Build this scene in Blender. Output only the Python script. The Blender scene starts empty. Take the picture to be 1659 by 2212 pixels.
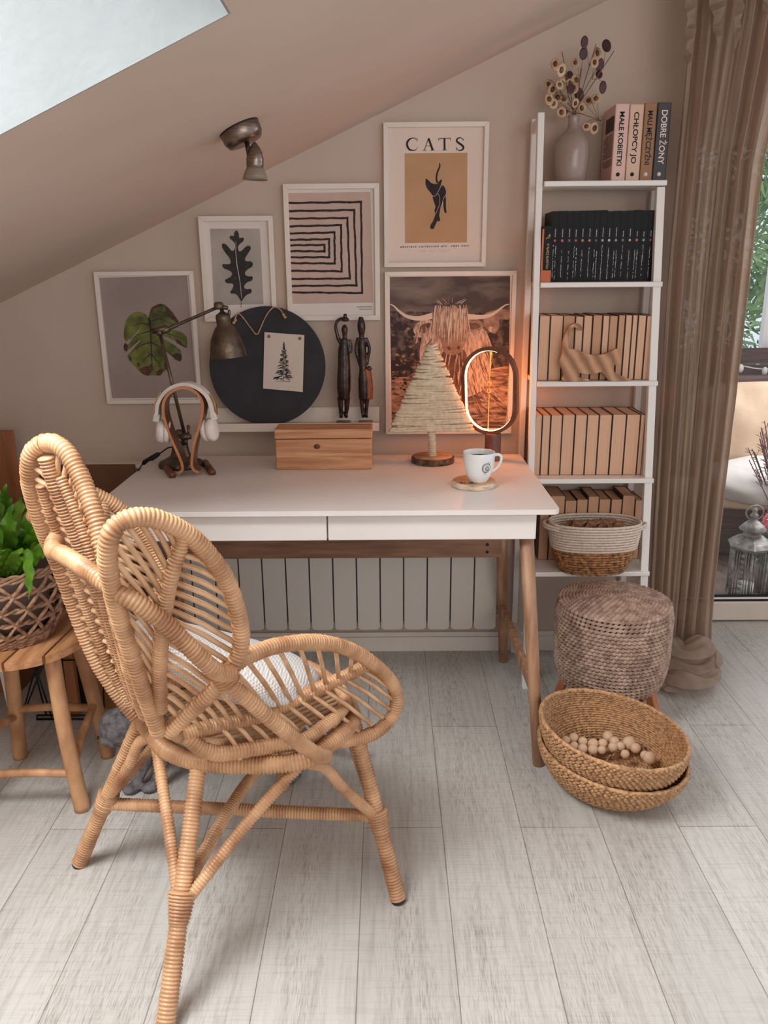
import bpy, bmesh, math, random
from mathutils import Vector, Matrix
random.seed(7)
S = bpy.context.scene
COL = S.collection
PI = math.pi

# ---------------------------------------------------------------- camera
cd = bpy.data.cameras.new('camera'); cam = bpy.data.objects.new('camera', cd); COL.objects.link(cam)
cd.sensor_fit = 'HORIZONTAL'; cd.sensor_width = 36.0; cd.lens = 1760.0/1659*36
yaw, pit, rol = -0.00520, 0.28736, -0.00787
cy_, sy_, cp_, sp_ = math.cos(yaw), math.sin(yaw), math.cos(pit), math.sin(pit)
Fw = Vector((sy_*cp_, cy_*cp_, -sp_)); R0 = Vector((cy_, -sy_, 0)); U0 = R0.cross(Fw)
Rw = math.cos(rol)*R0 + math.sin(rol)*U0; Uw = Rw.cross(Fw)
cam.matrix_world = Matrix(((Rw.x, Uw.x, -Fw.x, 0.0), (Rw.y, Uw.y, -Fw.y, -2.682), (Rw.z, Uw.z, -Fw.z, 1.3114), (0, 0, 0, 1)))
S.camera = cam
# ---------------------------------------------------------------- world, lights, exposure
S.view_settings.view_transform = 'Standard'; S.view_settings.look = 'None'
S.view_settings.gamma = 1.0; S.view_settings.use_curve_mapping = False
S.view_settings.exposure = 0.64
w = bpy.data.worlds.new('world'); S.world = w; w.use_nodes = True
w.node_tree.nodes['Background'].inputs[0].default_value = (0.80, 0.88, 1.0, 1)
w.node_tree.nodes['Background'].inputs[1].default_value = 0.62
def area(name, loc, target, sx, sy, power, col, spread=180):
    l = bpy.data.lights.new(name, 'AREA'); l.shape = 'RECTANGLE'; l.size = sx; l.size_y = sy
    l.energy = power; l.color = col; l.spread = math.radians(spread)
    o = bpy.data.objects.new(name, l); COL.objects.link(o); o.location = loc
    o.rotation_euler = (Vector(target)-Vector(loc)).to_track_quat('-Z', 'Y').to_euler()
    return o
area('skylight_daylight', (-0.962, -1.882, 2.132), (-0.6775, -1.882, 1.492), 1.0, 0.85, 46, (0.93, 0.97, 1.0))
area('rear_fill', (1.3, -4.6, 2.0), (0.0, 0, 0.9), 2.6, 1.8, 30, (1.0, 0.93, 0.86))  # unseen fill lamp added behind the camera, no window modelled there
area('garden_door_daylight', (2.2, 0.6, 1.5), (0.9, -1.0, 0.2), 1.2, 1.6, 30, (0.92, 0.97, 1.0))

# ---------------------------------------------------------------- materials
def srgb(r, g, b):
    f = lambda c: ((c/255+0.055)/1.055)**2.4 if c/255 > 0.04045 else c/255/12.92
    return (f(r), f(g), f(b), 1)
def mat(name, c1, c2=None, rough=.6, metal=0, scale=8, stretch=(1,1,1), detail=4, bump=0, bscale=None, bstretch=None, contrast=(.35,.65), coords='Object', emis=None, trans=0, dist=0, spec=.5):
    m = bpy.data.materials.new(name); m.use_nodes = True; nt = m.node_tree; N = nt.nodes; L = nt.links
    b = N['Principled BSDF']; b.inputs['Roughness'].default_value = rough; b.inputs['Metallic'].default_value = metal
    b.inputs['Base Color'].default_value = c1; b.inputs['Specular IOR Level'].default_value = spec
    if trans: b.inputs['Transmission Weight'].default_value = trans
    if emis: b.inputs['Emission Color'].default_value = emis[0]; b.inputs['Emission Strength'].default_value = emis[1]
    tc = N.new('ShaderNodeTexCoord')
    if c2:
        mp = N.new('ShaderNodeMapping'); mp.inputs['Scale'].default_value = stretch
        n = N.new('ShaderNodeTexNoise'); n.inputs['Scale'].default_value = scale; n.inputs['Detail'].default_value = detail; n.inputs['Distortion'].default_value = dist
        r = N.new('ShaderNodeValToRGB'); r.color_ramp.elements[0].color = c1; r.color_ramp.elements[1].color = c2
        r.color_ramp.elements[0].position, r.color_ramp.elements[1].position = contrast
        L.new(tc.outputs[coords], mp.inputs[0]); L.new(mp.outputs[0], n.inputs['Vector']); L.new(n.outputs[0], r.inputs[0]); L.new(r.outputs[0], b.inputs['Base Color'])
    if bump:
        mp2 = N.new('ShaderNodeMapping'); mp2.inputs['Scale'].default_value = bstretch or stretch
        n2 = N.new('ShaderNodeTexNoise'); n2.inputs['Scale'].default_value = bscale or scale*3; n2.inputs['Detail'].default_value = 5
        bp = N.new('ShaderNodeBump'); bp.inputs['Strength'].default_value = bump; bp.inputs['Distance'].default_value = .004
        L.new(tc.outputs[coords], mp2.inputs[0]); L.new(mp2.outputs[0], n2.inputs['Vector']); L.new(n2.outputs[0], bp.inputs['Height']); L.new(bp.outputs[0], b.inputs['Normal'])
    return m
def wavemat(name, c1, c2, scale, axis, dist, rough=.6, bump=.3, dscale=1.5, stretch=(1,1,1)):
    m = mat(name, c1, rough=rough); nt = m.node_tree; N = nt.nodes; L = nt.links; b = N['Principled BSDF']
    tc = N.new('ShaderNodeTexCoord'); mp = N.new('ShaderNodeMapping'); mp.inputs['Scale'].default_value = stretch
    wv = N.new('ShaderNodeTexWave'); wv.bands_direction = axis
    wv.inputs['Scale'].default_value = scale; wv.inputs['Distortion'].default_value = dist; wv.inputs['Detail'].default_value = 3; wv.inputs['Detail Scale'].default_value = dscale
    r = N.new('ShaderNodeValToRGB'); r.color_ramp.elements[0].color = c1; r.color_ramp.elements[1].color = c2
    L.new(tc.outputs['Object'], mp.inputs[0]); L.new(mp.outputs[0], wv.inputs['Vector']); L.new(wv.outputs[1], r.inputs[0]); L.new(r.outputs[0], b.inputs['Base Color'])
    if bump:
        bp = N.new('ShaderNodeBump'); bp.inputs['Strength'].default_value = bump; bp.inputs['Distance'].default_value = .003
        L.new(wv.outputs[1], bp.inputs['Height']); L.new(bp.outputs[0], b.inputs['Normal'])
    return m
M = {}
M['wall'] = mat('wall_paint', srgb(196,176,161), srgb(203,184,169), rough=.9, scale=2, bump=.08, bscale=90, spec=.2)
M['ceil'] = mat('ceiling_paint', srgb(204,184,168), srgb(210,191,176), rough=.9, scale=2, bump=.06, bscale=80, spec=.2)
M['well'] = mat('skylight_well_paint', srgb(140,142,140), srgb(148,150,149), rough=.8, scale=5, bump=.15, bscale=60)
M['white'] = mat('white_lacquer', srgb(226,220,214), srgb(232,227,221), rough=.35, scale=3)
M['deskwhite'] = mat('desk_white_lacquer', srgb(222,212,205), srgb(228,219,212), rough=.42, scale=3)
M['frame'] = mat('white_painted_frame', srgb(224,212,200), srgb(232,222,211), rough=.5, scale=6, bump=.1, bscale=70)
M['radiator'] = mat('radiator_enamel', srgb(205,196,186), rough=.35)
M['dark'] = mat('black_metal', srgb(22,20,20), rough=.4, metal=.3)
M['pewter'] = mat('brushed_pewter', srgb(122,108,98), srgb(146,130,118), rough=.32, metal=1, scale=30, stretch=(1,1,8))
M['bronze'] = mat('aged_bronze', srgb(88,76,65), srgb(124,108,92), rough=.38, metal=.85, scale=22, bump=.25, bscale=120)
M['oakleg'] = mat('oak_leg', srgb(132,92,66), srgb(176,134,102), rough=.5, scale=14, stretch=(3,3,.35), bump=.15)
M['oakrail'] = mat('oak_rail', srgb(112,76,54), srgb(150,108,78), rough=.5, scale=14, stretch=(.35,3,3), bump=.15)
M['pine'] = mat('pine_board', srgb(176,118,78), srgb(214,158,116), rough=.5, scale=10, stretch=(.5,5,9), detail=6, bump=.15, dist=.6)
M['stool'] = mat('teak_branch', srgb(158,108,70), srgb(206,156,112), rough=.5, scale=9, stretch=(2,2,.8), detail=6, bump=.2)
M['stooltop'] = mat('teak_slat', srgb(160,104,64), srgb(205,150,104), rough=.45, scale=12, stretch=(4,.6,4), detail=6, bump=.2)
M['walnut'] = mat('walnut_veneer', srgb(84,48,32), srgb(112,66,44), rough=.3, scale=12, stretch=(3,3,1))
M['walnutedge'] = mat('light_veneer_edge', srgb(190,122,76), srgb(206,138,90), rough=.4, scale=20)
M['rattan'] = mat('rattan_cane', srgb(146,96,60), srgb(206,160,118), rough=.36, scale=16, detail=5, contrast=(.28,.64), bump=.12, bscale=110)
M['rattanlight'] = mat('rattan_spoke', srgb(178,130,90), srgb(216,176,136), rough=.45, scale=20, contrast=(.3,.6))
M['cap'] = mat('black_rubber_cap', srgb(35,30,28), rough=.6)
M['white_leather'] = mat('white_leather', srgb(226,214,204), srgb(236,228,220), rough=.5, scale=40, bump=.2)
M['gold'] = mat('brushed_gold', srgb(208,170,112), rough=.3, metal=.8)
M['ceramic'] = mat('white_ceramic', srgb(236,236,234), rough=.12)
M['black'] = mat('black_ink', srgb(24,20,20), rough=.7)
M['chalk'] = mat('slate_black', srgb(38,38,42), srgb(48,47,52), rough=.75, scale=14)
M['paper'] = mat('warm_white_paper', srgb(226,208,194), rough=.8)
M['matboard'] = mat('white_mat_board', srgb(226,216,208), rough=.8)
M['cream'] = mat('cream_page_edges', srgb(208,164,132), srgb(226,184,152), rough=.85, scale=14, stretch=(40,1,.4), contrast=(.3,.7))
M['cream2'] = mat('aged_page_edges', srgb(190,142,108), srgb(206,160,126), rough=.85, scale=14, stretch=(40,1,.4))
M['cover'] = mat('dark_book_cover', srgb(58,38,30), srgb(84,56,44), rough=.6, scale=9)
M['blackbook'] = mat('black_book_cover', srgb(12,11,12), srgb(20,19,20), rough=.5, scale=30, spec=.2)
M['figure'] = mat('carved_ebony', srgb(26,17,15), srgb(58,40,34), rough=.28, scale=30, bump=.4, bscale=60)
M['figurered'] = mat('carved_red_wood', srgb(120,62,30), srgb(150,84,44), rough=.3, scale=30)
M['glass'] = None
def glassmat(name, rough=0.0, tint=(1,1,1,1)):
    m = bpy.data.materials.new(name); m.use_nodes = True; N = m.node_tree.nodes; L = m.node_tree.links
    N.remove(N['Principled BSDF']); t = N.new('ShaderNodeBsdfTransparent'); g = N.new('ShaderNodeBsdfGlossy'); g.inputs['Roughness'].default_value = rough
    t.inputs[0].default_value = tint; f = N.new('ShaderNodeFresnel'); mx = N.new('ShaderNodeMixShader'); f.inputs[0].default_value = 1.4
    L.new(f.outputs[0], mx.inputs[0]); L.new(t.outputs[0], mx.inputs[1]); L.new(g.outputs[0], mx.inputs[2]); L.new(mx.outputs[0], N['Material Output'].inputs[0])
    return m
M['glass'] = glassmat('window_glass')

# ---------------------------------------------------------------- mesh helpers
class MB:
    def __init__(s): s.v = []; s.f = []; s.mi = []; s.sm = []
    def add(s, vs, fs, mi=0, smooth=True):
        o = len(s.v); s.v += [tuple(v) for v in vs]
        for f in fs: s.f.append([i+o for i in f]); s.mi.append(mi); s.sm.append(smooth)
        return s
def box(mb, x0, x1, y0, y1, z0, z1, mi=0):
    vs = [(x,y,z) for x in (x0,x1) for y in (y0,y1) for z in (z0,z1)]
    mb.add(vs, [(0,1,3,2),(4,6,7,5),(0,4,5,1),(2,3,7,6),(0,2,6,4),(1,5,7,3)], mi, False); return mb
def obox(mb, c, ax, ay, az, mi=0):
    c = Vector(c); ax, ay, az = Vector(ax), Vector(ay), Vector(az)
    vs = [c+ax*i+ay*j+az*k for i in (-1,1) for j in (-1,1) for k in (-1,1)]
    mb.add(vs, [(0,1,3,2),(4,6,7,5),(0,4,5,1),(2,3,7,6),(0,2,6,4),(1,5,7,3)], mi, False); return mb
def beam(mb, a, b, w, h, up=(0,0,1), mi=0):
    a, b = Vector(a), Vector(b); d = (b-a); u = Vector(up); s = d.cross(u).normalized(); u = s.cross(d).normalized()
    return obox(mb, (a+b)/2, d/2, s*w/2, u*h/2, mi)
def frames(P):
    n = len(P); T = []
    for i in range(n):
        d = P[min(i+1,n-1)]-P[max(i-1,0)]; T.append(d.normalized() if d.length > 1e-9 else Vector((0,0,1)))
    u = T[0].cross(Vector((.3,.2,.93))); 
    if u.length < .05: u = T[0].cross(Vector((1,0,0)))
    u.normalize(); out = []
    for i in range(n):
        u = (u - T[i]*u.dot(T[i])); u.normalize(); out.append((T[i], u, T[i].cross(u)))
    return out
def tube(mb, P, R, sides=10, mi=0, caps=True, closed=False, smooth=True, flat=1.0):
    P = [Vector(p) for p in P]; n = len(P)
    if not hasattr(R, '__len__'): R = [R]*n
    fr = frames(P) if not closed else None
    if closed:
        fr = []; N_ = Vector((0,0,0))
        for i in range(n): N_ += P[i].cross(P[(i+1)%n])
        N_.normalize()
        for i in range(n):
            t = (P[(i+1)%n]-P[i-1]).normalized(); u = (N_-t*N_.dot(t)).normalized(); fr.append((t,u,t.cross(u)))
    vs = []
    for i in range(n):
        t,u,v = fr[i]
        for k in range(sides):
            a = 2*PI*k/sides; vs.append(P[i]+(u*math.cos(a)*flat+v*math.sin(a))*R[i])
    fs = []
    for i in range(n if closed else n-1):
        j = (i+1)%n
        for k in range(sides):
            l = (k+1)%sides; fs.append((i*sides+k, i*sides+l, j*sides+l, j*sides+k))
    if caps and not closed: fs.append(tuple(range(sides-1,-1,-1))); fs.append(tuple((n-1)*sides+k for k in range(sides)))
    mb.add(vs, fs, mi, smooth); return mb
def smooth_path(P, step=.01, closed=False):
    P = [Vector(p) for p in P]; n = len(P); out = []
    if n == 2 and not closed:
        m = max(2, int((P[1]-P[0]).length/step)+1); return [P[0].lerp(P[1], i/(m-1)) for i in range(m)]
    rng = n if closed else n-1
    for i in range(rng):
        p1, p2 = P[i], P[(i+1)%n]
        p0 = P[i-1] if (closed or i > 0) else p1*2-p2
        p3 = P[(i+2)%n] if (closed or i+2 < n) else p2*2-p1
        m = max(1, int((p2-p1).length/step))
        for k in range(m):
            t = k/m; t2 = t*t; t3 = t2*t
            out.append(.5*((2*p1)+(p2-p0)*t+(2*p0-5*p1+4*p2-p3)*t2+(3*p1-p0-3*p2+p3)*t3))
    if not closed: out.append(P[-1])
    return out
def resample(P, step, closed=False):
    Q = [Vector(p) for p in P]
    if closed: Q.append(Q[0])
    L = [0]
    for a, b in zip(Q, Q[1:]): L.append(L[-1]+(b-a).length)
    m = max(2, int(L[-1]/step)); out = []; j = 0
    for i in range(m+(0 if closed else 1)):
        s = L[-1]*i/m
        while j < len(L)-2 and L[j+1] < s: j += 1
        d = L[j+1]-L[j]; out.append(Q[j].lerp(Q[j+1], (s-L[j])/d if d > 1e-9 else 0))
    return out
def wrapped(mb, P, R, pitch=.0065, sides=12, closed=False, mi=0, depth=.13, R2=None):
    depth *= 1.45; R *= 1.09; R2 = R2*1.09 if R2 else None; pitch *= 1.03
    """a cane-wrapped rod: one bulge per turn of cane"""
    Q = resample(smooth_path(P, .008, closed), pitch/4, closed)
    n = len(Q); 
    if closed: n = (n//4)*4; Q = Q[:n]
    pr = [1-depth, 1-depth*.25, 1.0, 1-depth*.25]; jit = [1+random.uniform(-.035,.035) for _ in range(n//4+2)]
    rr = [pr[i%4]*jit[i//4]*(R if R2 is None else R+(R2-R)*i/n) for i in range(n)]
    return tube(mb, Q, rr, sides, mi, True, closed)
def lathe(mb, prof, c=(0,0,0), seg=32, mi=0, sx=1, sy=1, axis=None, smooth=True):
    c = Vector(c); vs = []; fs = []; n = len(prof)
    q = Vector((0,0,1)).rotation_difference(Vector(axis)) if axis else None
    for r, z in prof:
        for k in range(seg):
            a = 2*PI*k/seg; p = Vector((r*math.cos(a)*sx, r*math.sin(a)*sy, z))
            vs.append(c+(q @ p if q else p))
    for i in range(n-1):
        for k in range(seg): l = (k+1)%seg; fs.append((i*seg+k, i*seg+l, (i+1)*seg+l, (i+1)*seg+k))
    if prof[0][0] > 1e-6: fs.append(tuple(range(seg-1,-1,-1)))
    if prof[-1][0] > 1e-6: fs.append(tuple((n-1)*seg+k for k in range(seg)))
    mb.add(vs, fs, mi, smooth); return mb
def ball(mb, c, r, sx=1, sy=1, sz=1, mi=0, seg=16, rot=None):
    vs = []; fs = []; h = seg//2; c = Vector(c)
    for i in range(h+1):
        th = PI*i/h
        for k in range(seg):
            a = 2*PI*k/seg; p = Vector((math.sin(th)*math.cos(a)*sx, math.sin(th)*math.sin(a)*sy, math.cos(th)*sz))*r
            if rot: p = rot @ p
            vs.append(c+p)
    for i in range(h):
        for k in range(seg): l = (k+1)%seg; fs.append((i*seg+k, (i+1)*seg+k, (i+1)*seg+l, i*seg+l))
    mb.add(vs, fs, mi); return mb
def prism(mb, pts, d, mi=0, smooth=False):
    """closed outline pts (3D) extruded by vector d"""
    pts = [Vector(p) for p in pts]; d = Vector(d); n = len(pts)
    vs = pts+[p+d for p in pts]
    fs = [tuple(range(n)), tuple(range(2*n-1, n-1, -1))]+[(i, i+n, (i+1)%n+n, (i+1)%n) for i in range(n)]
    mb.add(vs, fs, mi, smooth); return mb
def poly(mb, pts, mi=0):
    mb.add(pts, [tuple(range(len(pts)))], mi, False); return mb
def smooth_poly(pts, step=.003): return smooth_path(pts, step, True)
def build(name, mb, mats, parent=None, base=None, bevel=0, seg=2):
    me = bpy.data.meshes.new(name)
    off = Vector((0,0,0))
    if parent is not None:
        r = parent
        while r.parent: r = r.parent
        off = r.location.copy()
    elif base is not None: off = Vector(base)
    me.from_pydata([tuple(Vector(v)-off) for v in mb.v], [], mb.f)
    for p, i, s in zip(me.polygons, mb.mi, mb.sm): p.material_index = i; p.use_smooth = s
    for m in (mats if isinstance(mats, (list, tuple)) else [mats]): me.materials.append(M[m] if isinstance(m, str) else m)
    bm = bmesh.new(); bm.from_mesh(me); big = [f for f in bm.faces if len(f.verts) > 4]
    bmesh.ops.recalc_face_normals(bm, faces=bm.faces)
    if big: bmesh.ops.triangulate(bm, faces=big)
    bm.to_mesh(me); bm.free(); me.update()
    o = bpy.data.objects.new(name, me); COL.objects.link(o)
    if parent is not None: o.parent = parent
    else: o.location = off
    if bevel:
        b = o.modifiers.new('bevel', 'BEVEL'); b.width = bevel; b.segments = seg; b.limit_method = 'ANGLE'; b.angle_limit = .7
    return o
def bake(o, *mods):
    """apply the object's modifiers to its mesh"""
    bpy.context.view_layer.update()
    dg = bpy.context.evaluated_depsgraph_get(); me = bpy.data.meshes.new_from_object(o.evaluated_get(dg))
    o.modifiers.clear(); old = o.data; o.data = me; me.name = old.name
    for p in me.polygons: p.use_smooth = True
    return o
def meld(o, vox):
    r = o.modifiers.new('r', 'REMESH'); r.mode = 'VOXEL'; r.voxel_size = vox; r.use_smooth_shade = True
    s = o.modifiers.new('s', 'SMOOTH'); s.iterations = 4; s.factor = .5
    return bake(o)
def tag(o, label, cat, group=None, kind=None):
    o['label'] = label; o['category'] = cat
    if group: o['group'] = group
    if kind: o['kind'] = kind
    return o
def thing(name, label, cat, loc=(0,0,0), group=None, kind=None):
    o = bpy.data.objects.new(name, None); COL.objects.link(o); o.location = loc; o.empty_display_size = .05
    return tag(o, label, cat, group, kind)
def struct(name, mb, mats, bevel=0):
    o = build(name, mb, mats, bevel=bevel); o['kind'] = 'structure'; return o
def text_mesh(mb, s, size, origin, right, up, mi=0, shear=0, spacing=1, fit=None, bold=0):
    """lettering set flat on a surface, added to mb; fit = wanted length along right"""
    c = bpy.data.curves.new('t', 'FONT'); c.body = s; c.size = size; c.shear = shear; c.space_character = spacing; c.offset = bold
    o = bpy.data.objects.new('t', c); COL.objects.link(o); bpy.context.view_layer.update()
    me = bpy.data.meshes.new_from_object(o.evaluated_get(bpy.context.evaluated_depsgraph_get()))
    bpy.data.objects.remove(o); bpy.data.curves.remove(c)
    xs = [v.co.x for v in me.vertices]; 
    if not xs: return
    x0, x1 = min(xs), max(xs); k = (fit/(x1-x0)) if fit else 1
    ro, r, u = Vector(origin), Vector(right).normalized(), Vector(up).normalized()
    mb.add([ro+r*(v.co.x-x0)*k+u*v.co.y for v in me.vertices], [tuple(p.vertices) for p in me.polygons], mi, False)
    bpy.data.meshes.remove(me)
def stroke(mb, P, W_, nrm=(0,-1,0), mi=0):
    """flat ribbon of varying width lying in the plane with normal nrm"""
    P = [Vector(p) for p in P]; n = len(P); N_ = Vector(nrm)
    if not hasattr(W_, '__len__'): W_ = [W_]*n
    vs = []
    for i in range(n):
        t = (P[min(i+1,n-1)]-P[max(i-1,0)]).normalized(); s = t.cross(N_).normalized()
        vs += [P[i]+s*W_[i]/2, P[i]-s*W_[i]/2]
    mb.add(vs, [(2*i, 2*i+1, 2*i+3, 2*i+2) for i in range(n-1)], mi, False)

# ---------------------------------------------------------------- floor
def floor_mat():
    m = bpy.data.materials.new('whitewashed_plank'); m.use_nodes = True; N = m.node_tree.nodes; L = m.node_tree.links; b = N['Principled BSDF']
    tc = N.new('ShaderNodeTexCoord'); sep = N.new('ShaderNodeSeparateXYZ'); cmb = N.new('ShaderNodeCombineXYZ'); ad = N.new('ShaderNodeMath'); ad.inputs[1].default_value = .065+1.93
    L.new(tc.outputs['Object'], sep.inputs[0]); L.new(sep.outputs[0], ad.inputs[0]); ad2 = N.new('ShaderNodeMath'); ad2.inputs[1].default_value = .52; L.new(sep.outputs[1], ad2.inputs[0])
    L.new(ad2.outputs[0], cmb.inputs[0]); L.new(ad.outputs[0], cmb.inputs[1])
    br = N.new('ShaderNodeTexBrick'); br.inputs['Scale'].default_value = 1; br.inputs['Brick Width'].default_value = 1.25; br.inputs['Row Height'].default_value = .193
    br.inputs['Mortar Size'].default_value = .0012; br.inputs['Mortar Smooth'].default_value = .3; br.inputs['Bias'].default_value = 0; br.offset = .37; br.offset_frequency = 2
    br.inputs['Color1'].default_value = srgb(184,179,172); br.inputs['Color2'].default_value = srgb(196,191,184); br.inputs['Mortar'].default_value = srgb(142,132,122)
    L.new(cmb.outputs[0], br.inputs[0])
    def noise(sc, st, det=6, dist=0):
        mp = N.new('ShaderNodeMapping'); mp.inputs['Scale'].default_value = st; n = N.new('ShaderNodeTexNoise'); n.inputs['Scale'].default_value = sc; n.inputs['Detail'].default_value = det; n.inputs['Distortion'].default_value = dist
        L.new(tc.outputs['Object'], mp.inputs[0]); L.new(mp.outputs[0], n.inputs['Vector']); return n.outputs[0]
    def ramp(src, a, c, p0, p1):
        r = N.new('ShaderNodeValToRGB'); r.color_ramp.elements[0].color = a; r.color_ramp.elements[1].color = c; r.color_ramp.elements[0].position = p0; r.color_ramp.elements[1].position = p1
        L.new(src, r.inputs[0]); return r.outputs[0]
    def mul(x, y, fac=1):
        mx = N.new('ShaderNodeMix'); mx.data_type = 'RGBA'; mx.blend_type = 'MULTIPLY'; mx.inputs[0].default_value = fac
        L.new(x, mx.inputs[6]); L.new(y, mx.inputs[7]); return mx.outputs[2]
    grain = noise(9, (9, .55, 1), 8, .3); weave = noise(9, (.9, 16, 1), 6); fine = noise(60, (6, .5, 1), 4); patch = noise(3, (2.2, .5, 1), 3)
    mask = ramp(patch, (0,0,0,1), (1,1,1,1), .38, .66)
    c = mul(br.outputs[0], ramp(grain, (.76,.73,.70,1), (1.04,1.03,1.02,1), .30, .54), .7)
    c = mul(c, ramp(weave, (.86,.84,.82,1), (1.02,1.02,1.02,1), .30, .50), .6)
    f2 = ramp(fine, (.62,.59,.56,1), (1,1,1,1), .36, .52)
    mx = N.new('ShaderNodeMix'); mx.data_type = 'RGBA'; mx.blend_type = 'MULTIPLY'; L.new(mask, mx.inputs[0]); L.new(c, mx.inputs[6]); L.new(f2, mx.inputs[7])
    L.new(mx.outputs[2], b.inputs['Base Color']); b.inputs['Roughness'].default_value = .42; b.inputs['Specular IOR Level'].default_value = .45
    bp = N.new('ShaderNodeBump'); bp.inputs['Strength'].default_value = .25; bp.inputs['Distance'].default_value = .002; L.new(fine, bp.inputs['Height'])
    bp2 = N.new('ShaderNodeBump'); bp2.inputs['Strength'].default_value = .5; bp2.inputs['Distance'].default_value = .002; bp2.invert = True
    L.new(br.outputs[1], bp2.inputs['Height']); L.new(bp.outputs[0], bp2.inputs['Normal']); L.new(bp2.outputs[0], b.inputs['Normal'])
    return m
M['floor'] = floor_mat()
struct('floor', box(MB(), -1.32, 3.2, -5.2, .27, -.05, 0), 'floor')
# walls
def zc(x): return 1.772+.445*x
mb = MB(); prism(mb, [(-1.32,0,-.05),(.93,0,-.05),(.93,0,zc(.93)+.02),(-1.32,0,zc(-1.32)+.02)], (0,.27,0)); struct('wall_back', mb, 'wall')
struct('wall_left', box(MB(), -1.42, -1.32, -5.2, .27, -.05, zc(-1.32)+.05), 'wall')
mb = MB(); prism(mb, [(.93,.2,1.76),(3.2,.2,1.76),(3.2,.2,zc(3.2)),(.93,.2,zc(.93))], (0,.07,0)); struct('wall_right', mb, 'wall')
# sloping ceiling with the skylight opening
XA, XB, YA, YB = -1.13, -.225, -1.345, -2.42
nn = Vector((-.4066,0,.9136))
mb = MB(); X = [-1.42, XA, XB, 3.3]; Y = [.27, YA, YB, -5.2]
for i in range(3):
    for j in range(3):
        if i == 1 and j == 1: continue
        q = [Vector((X[a],Y[b_],zc(X[a]))) for a,b_ in ((i,j),(i+1,j),(i+1,j+1),(i,j+1))]
        prism(mb, q, nn*.02)
struct('ceiling', mb, 'ceil')
mb = MB(); D = nn*.62; q = [Vector((x,y,zc(x))) for x,y in ((XA,YA),(XB,YA),(XB,YB),(XA,YB))]; cen = sum(q, Vector())/4
for i in range(4):
    a, b_ = q[i]+(cen-q[i])*.004-nn*.001, q[(i+1)%4]+(cen-q[(i+1)%4])*.004-nn*.001; o_ = ((a+b_)/2-cen).normalized()*.003
    prism(mb, [a, b_, b_+D, a+D], o_)
struct('trim_1', mb, 'well')
mb = MB()
for i in range(4):
    a, b_ = q[i]+D, q[(i+1)%4]+D; ins = lambda p: p+(cen+D-p)*.05
    prism(mb, [a+nn*.03, b_+nn*.03, ins(b_)+nn*.03, ins(a)+nn*.03], nn*.03)
wf = struct('window_1', mb, 'white')
build('window_pane', prism(MB(), [p+D+nn*.02 for p in q], nn*.006), 'glass', wf)
# baseboard
mb = MB(); box(mb, -1.3, .93, -.015, 0, 0, .055); box(mb, -1.3, .93, -.009, 0, .055, .072); struct('baseboard_back', mb, 'frame', bevel=.002)
# garden door
mb = MB(); M['doorframe'] = mat('door_frame_lacquer', srgb(206,190,174), srgb(212,197,182), rough=.4, scale=5)
box(mb, .95, 2.4, .226, .27, .006, .082); box(mb, .95, 1.03, .226, .27, .082, 1.70); box(mb, 2.32, 2.4, .226, .27, .082, 1.70); box(mb, .95, 2.4, .226, .27, 1.70, 1.76)
dr = struct('door_1', mb, 'doorframe', bevel=.004)
mb = MB(); box(mb, 1.03, 2.32, .236, .248, .082, .092); box(mb, 1.03, 2.32, .236, .248, .099, .105); build('gasket', mb, 'dark', dr)
mb = MB(); box(mb, 1.03, 2.32, .232, .25, .092, .099); build('glazing_bead', mb, 'white', dr)
build('door_pane', box(MB(), 1.03, 2.32, .250, .254, .095, 1.70), 'glass', dr)

# ---------------------------------------------------------------- desk
dk = thing('desk', 'white-topped writing desk with two drawers and splayed oak legs', 'desk', (-.16,-.457,0))
def rrect(x0,x1,y0,y1,r,z):
    out = []
    for cx,cy,a0 in ((x1-r,y1-r,0),(x0+r,y1-r,90),(x0+r,y0+r,180),(x1-r,y0+r,270)):
        for k in range(7): a = math.radians(a0+15*k); out.append((cx+r*math.cos(a), cy+r*math.sin(a), z))
    return out
build('desktop', prism(MB(), rrect(-.742,.421,-.772,-.142,.018,.737), (0,0,.013)), 'deskwhite', dk, bevel=.0035)
build('drawer_case', box(MB(), -.69, .365, -.725, -.19, .668, .735), 'deskwhite', dk)
dw1 = build('drawer', box(MB(), -.694, -.1535, -.745, -.727, .665, .730), 'deskwhite', dk, bevel=.0025)
dw2 = build('drawer', box(MB(), -.1500, .369, -.745, -.727, .665, .730), 'deskwhite', dk, bevel=.0025)
def leg(foot, top, r0, r1): 
    f, t = Vector(foot), Vector(top); return tube(MB(), [f, f+(t-f)*.004, f.lerp(t,.5), t], [r0*.9, r0, (r0+r1)/2, r1], 20)
FR_ = ([(0.411,-0.719,0)][0]); BK_ = ([(0.4,-0.095,0)][0]); FT = (.352,-.705,.668); BT = (.352,-.225,.668)
FL_ = (-.16*2-FR_[0]+.0, FR_[1], 0); BL_ = (-.32-BK_[0], BK_[1], 0); FTL = (-.675,-.705,.668); BTL = (-.675,-.225,.668)
for f, t in ((FR_,FT),(BK_,BT),(FL_,FTL),(BL_,BTL)):
    lg = build('leg', leg(f, t, .0155, .0185), 'oakleg', dk)
for f, t, f2, t2 in ((FR_,FT,BK_,BT),(FL_,FTL,BL_,BTL)):
    a = Vector(f).lerp(Vector(t), .33); b_ = Vector(f2).lerp(Vector(t2), .33)
    build('side_stretcher', beam(MB(), a, b_, .018, .034), 'oakleg', dk, bevel=.002)
a = Vector(BK_).lerp(Vector(BT), .80); b_ = Vector(BL_).lerp(Vector(BTL), .80)
rl = build('rail', box(MB(), b_.x, a.x, a.y-.016, a.y+.006, .428, .490), 'oakrail', dk, bevel=.002)
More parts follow.
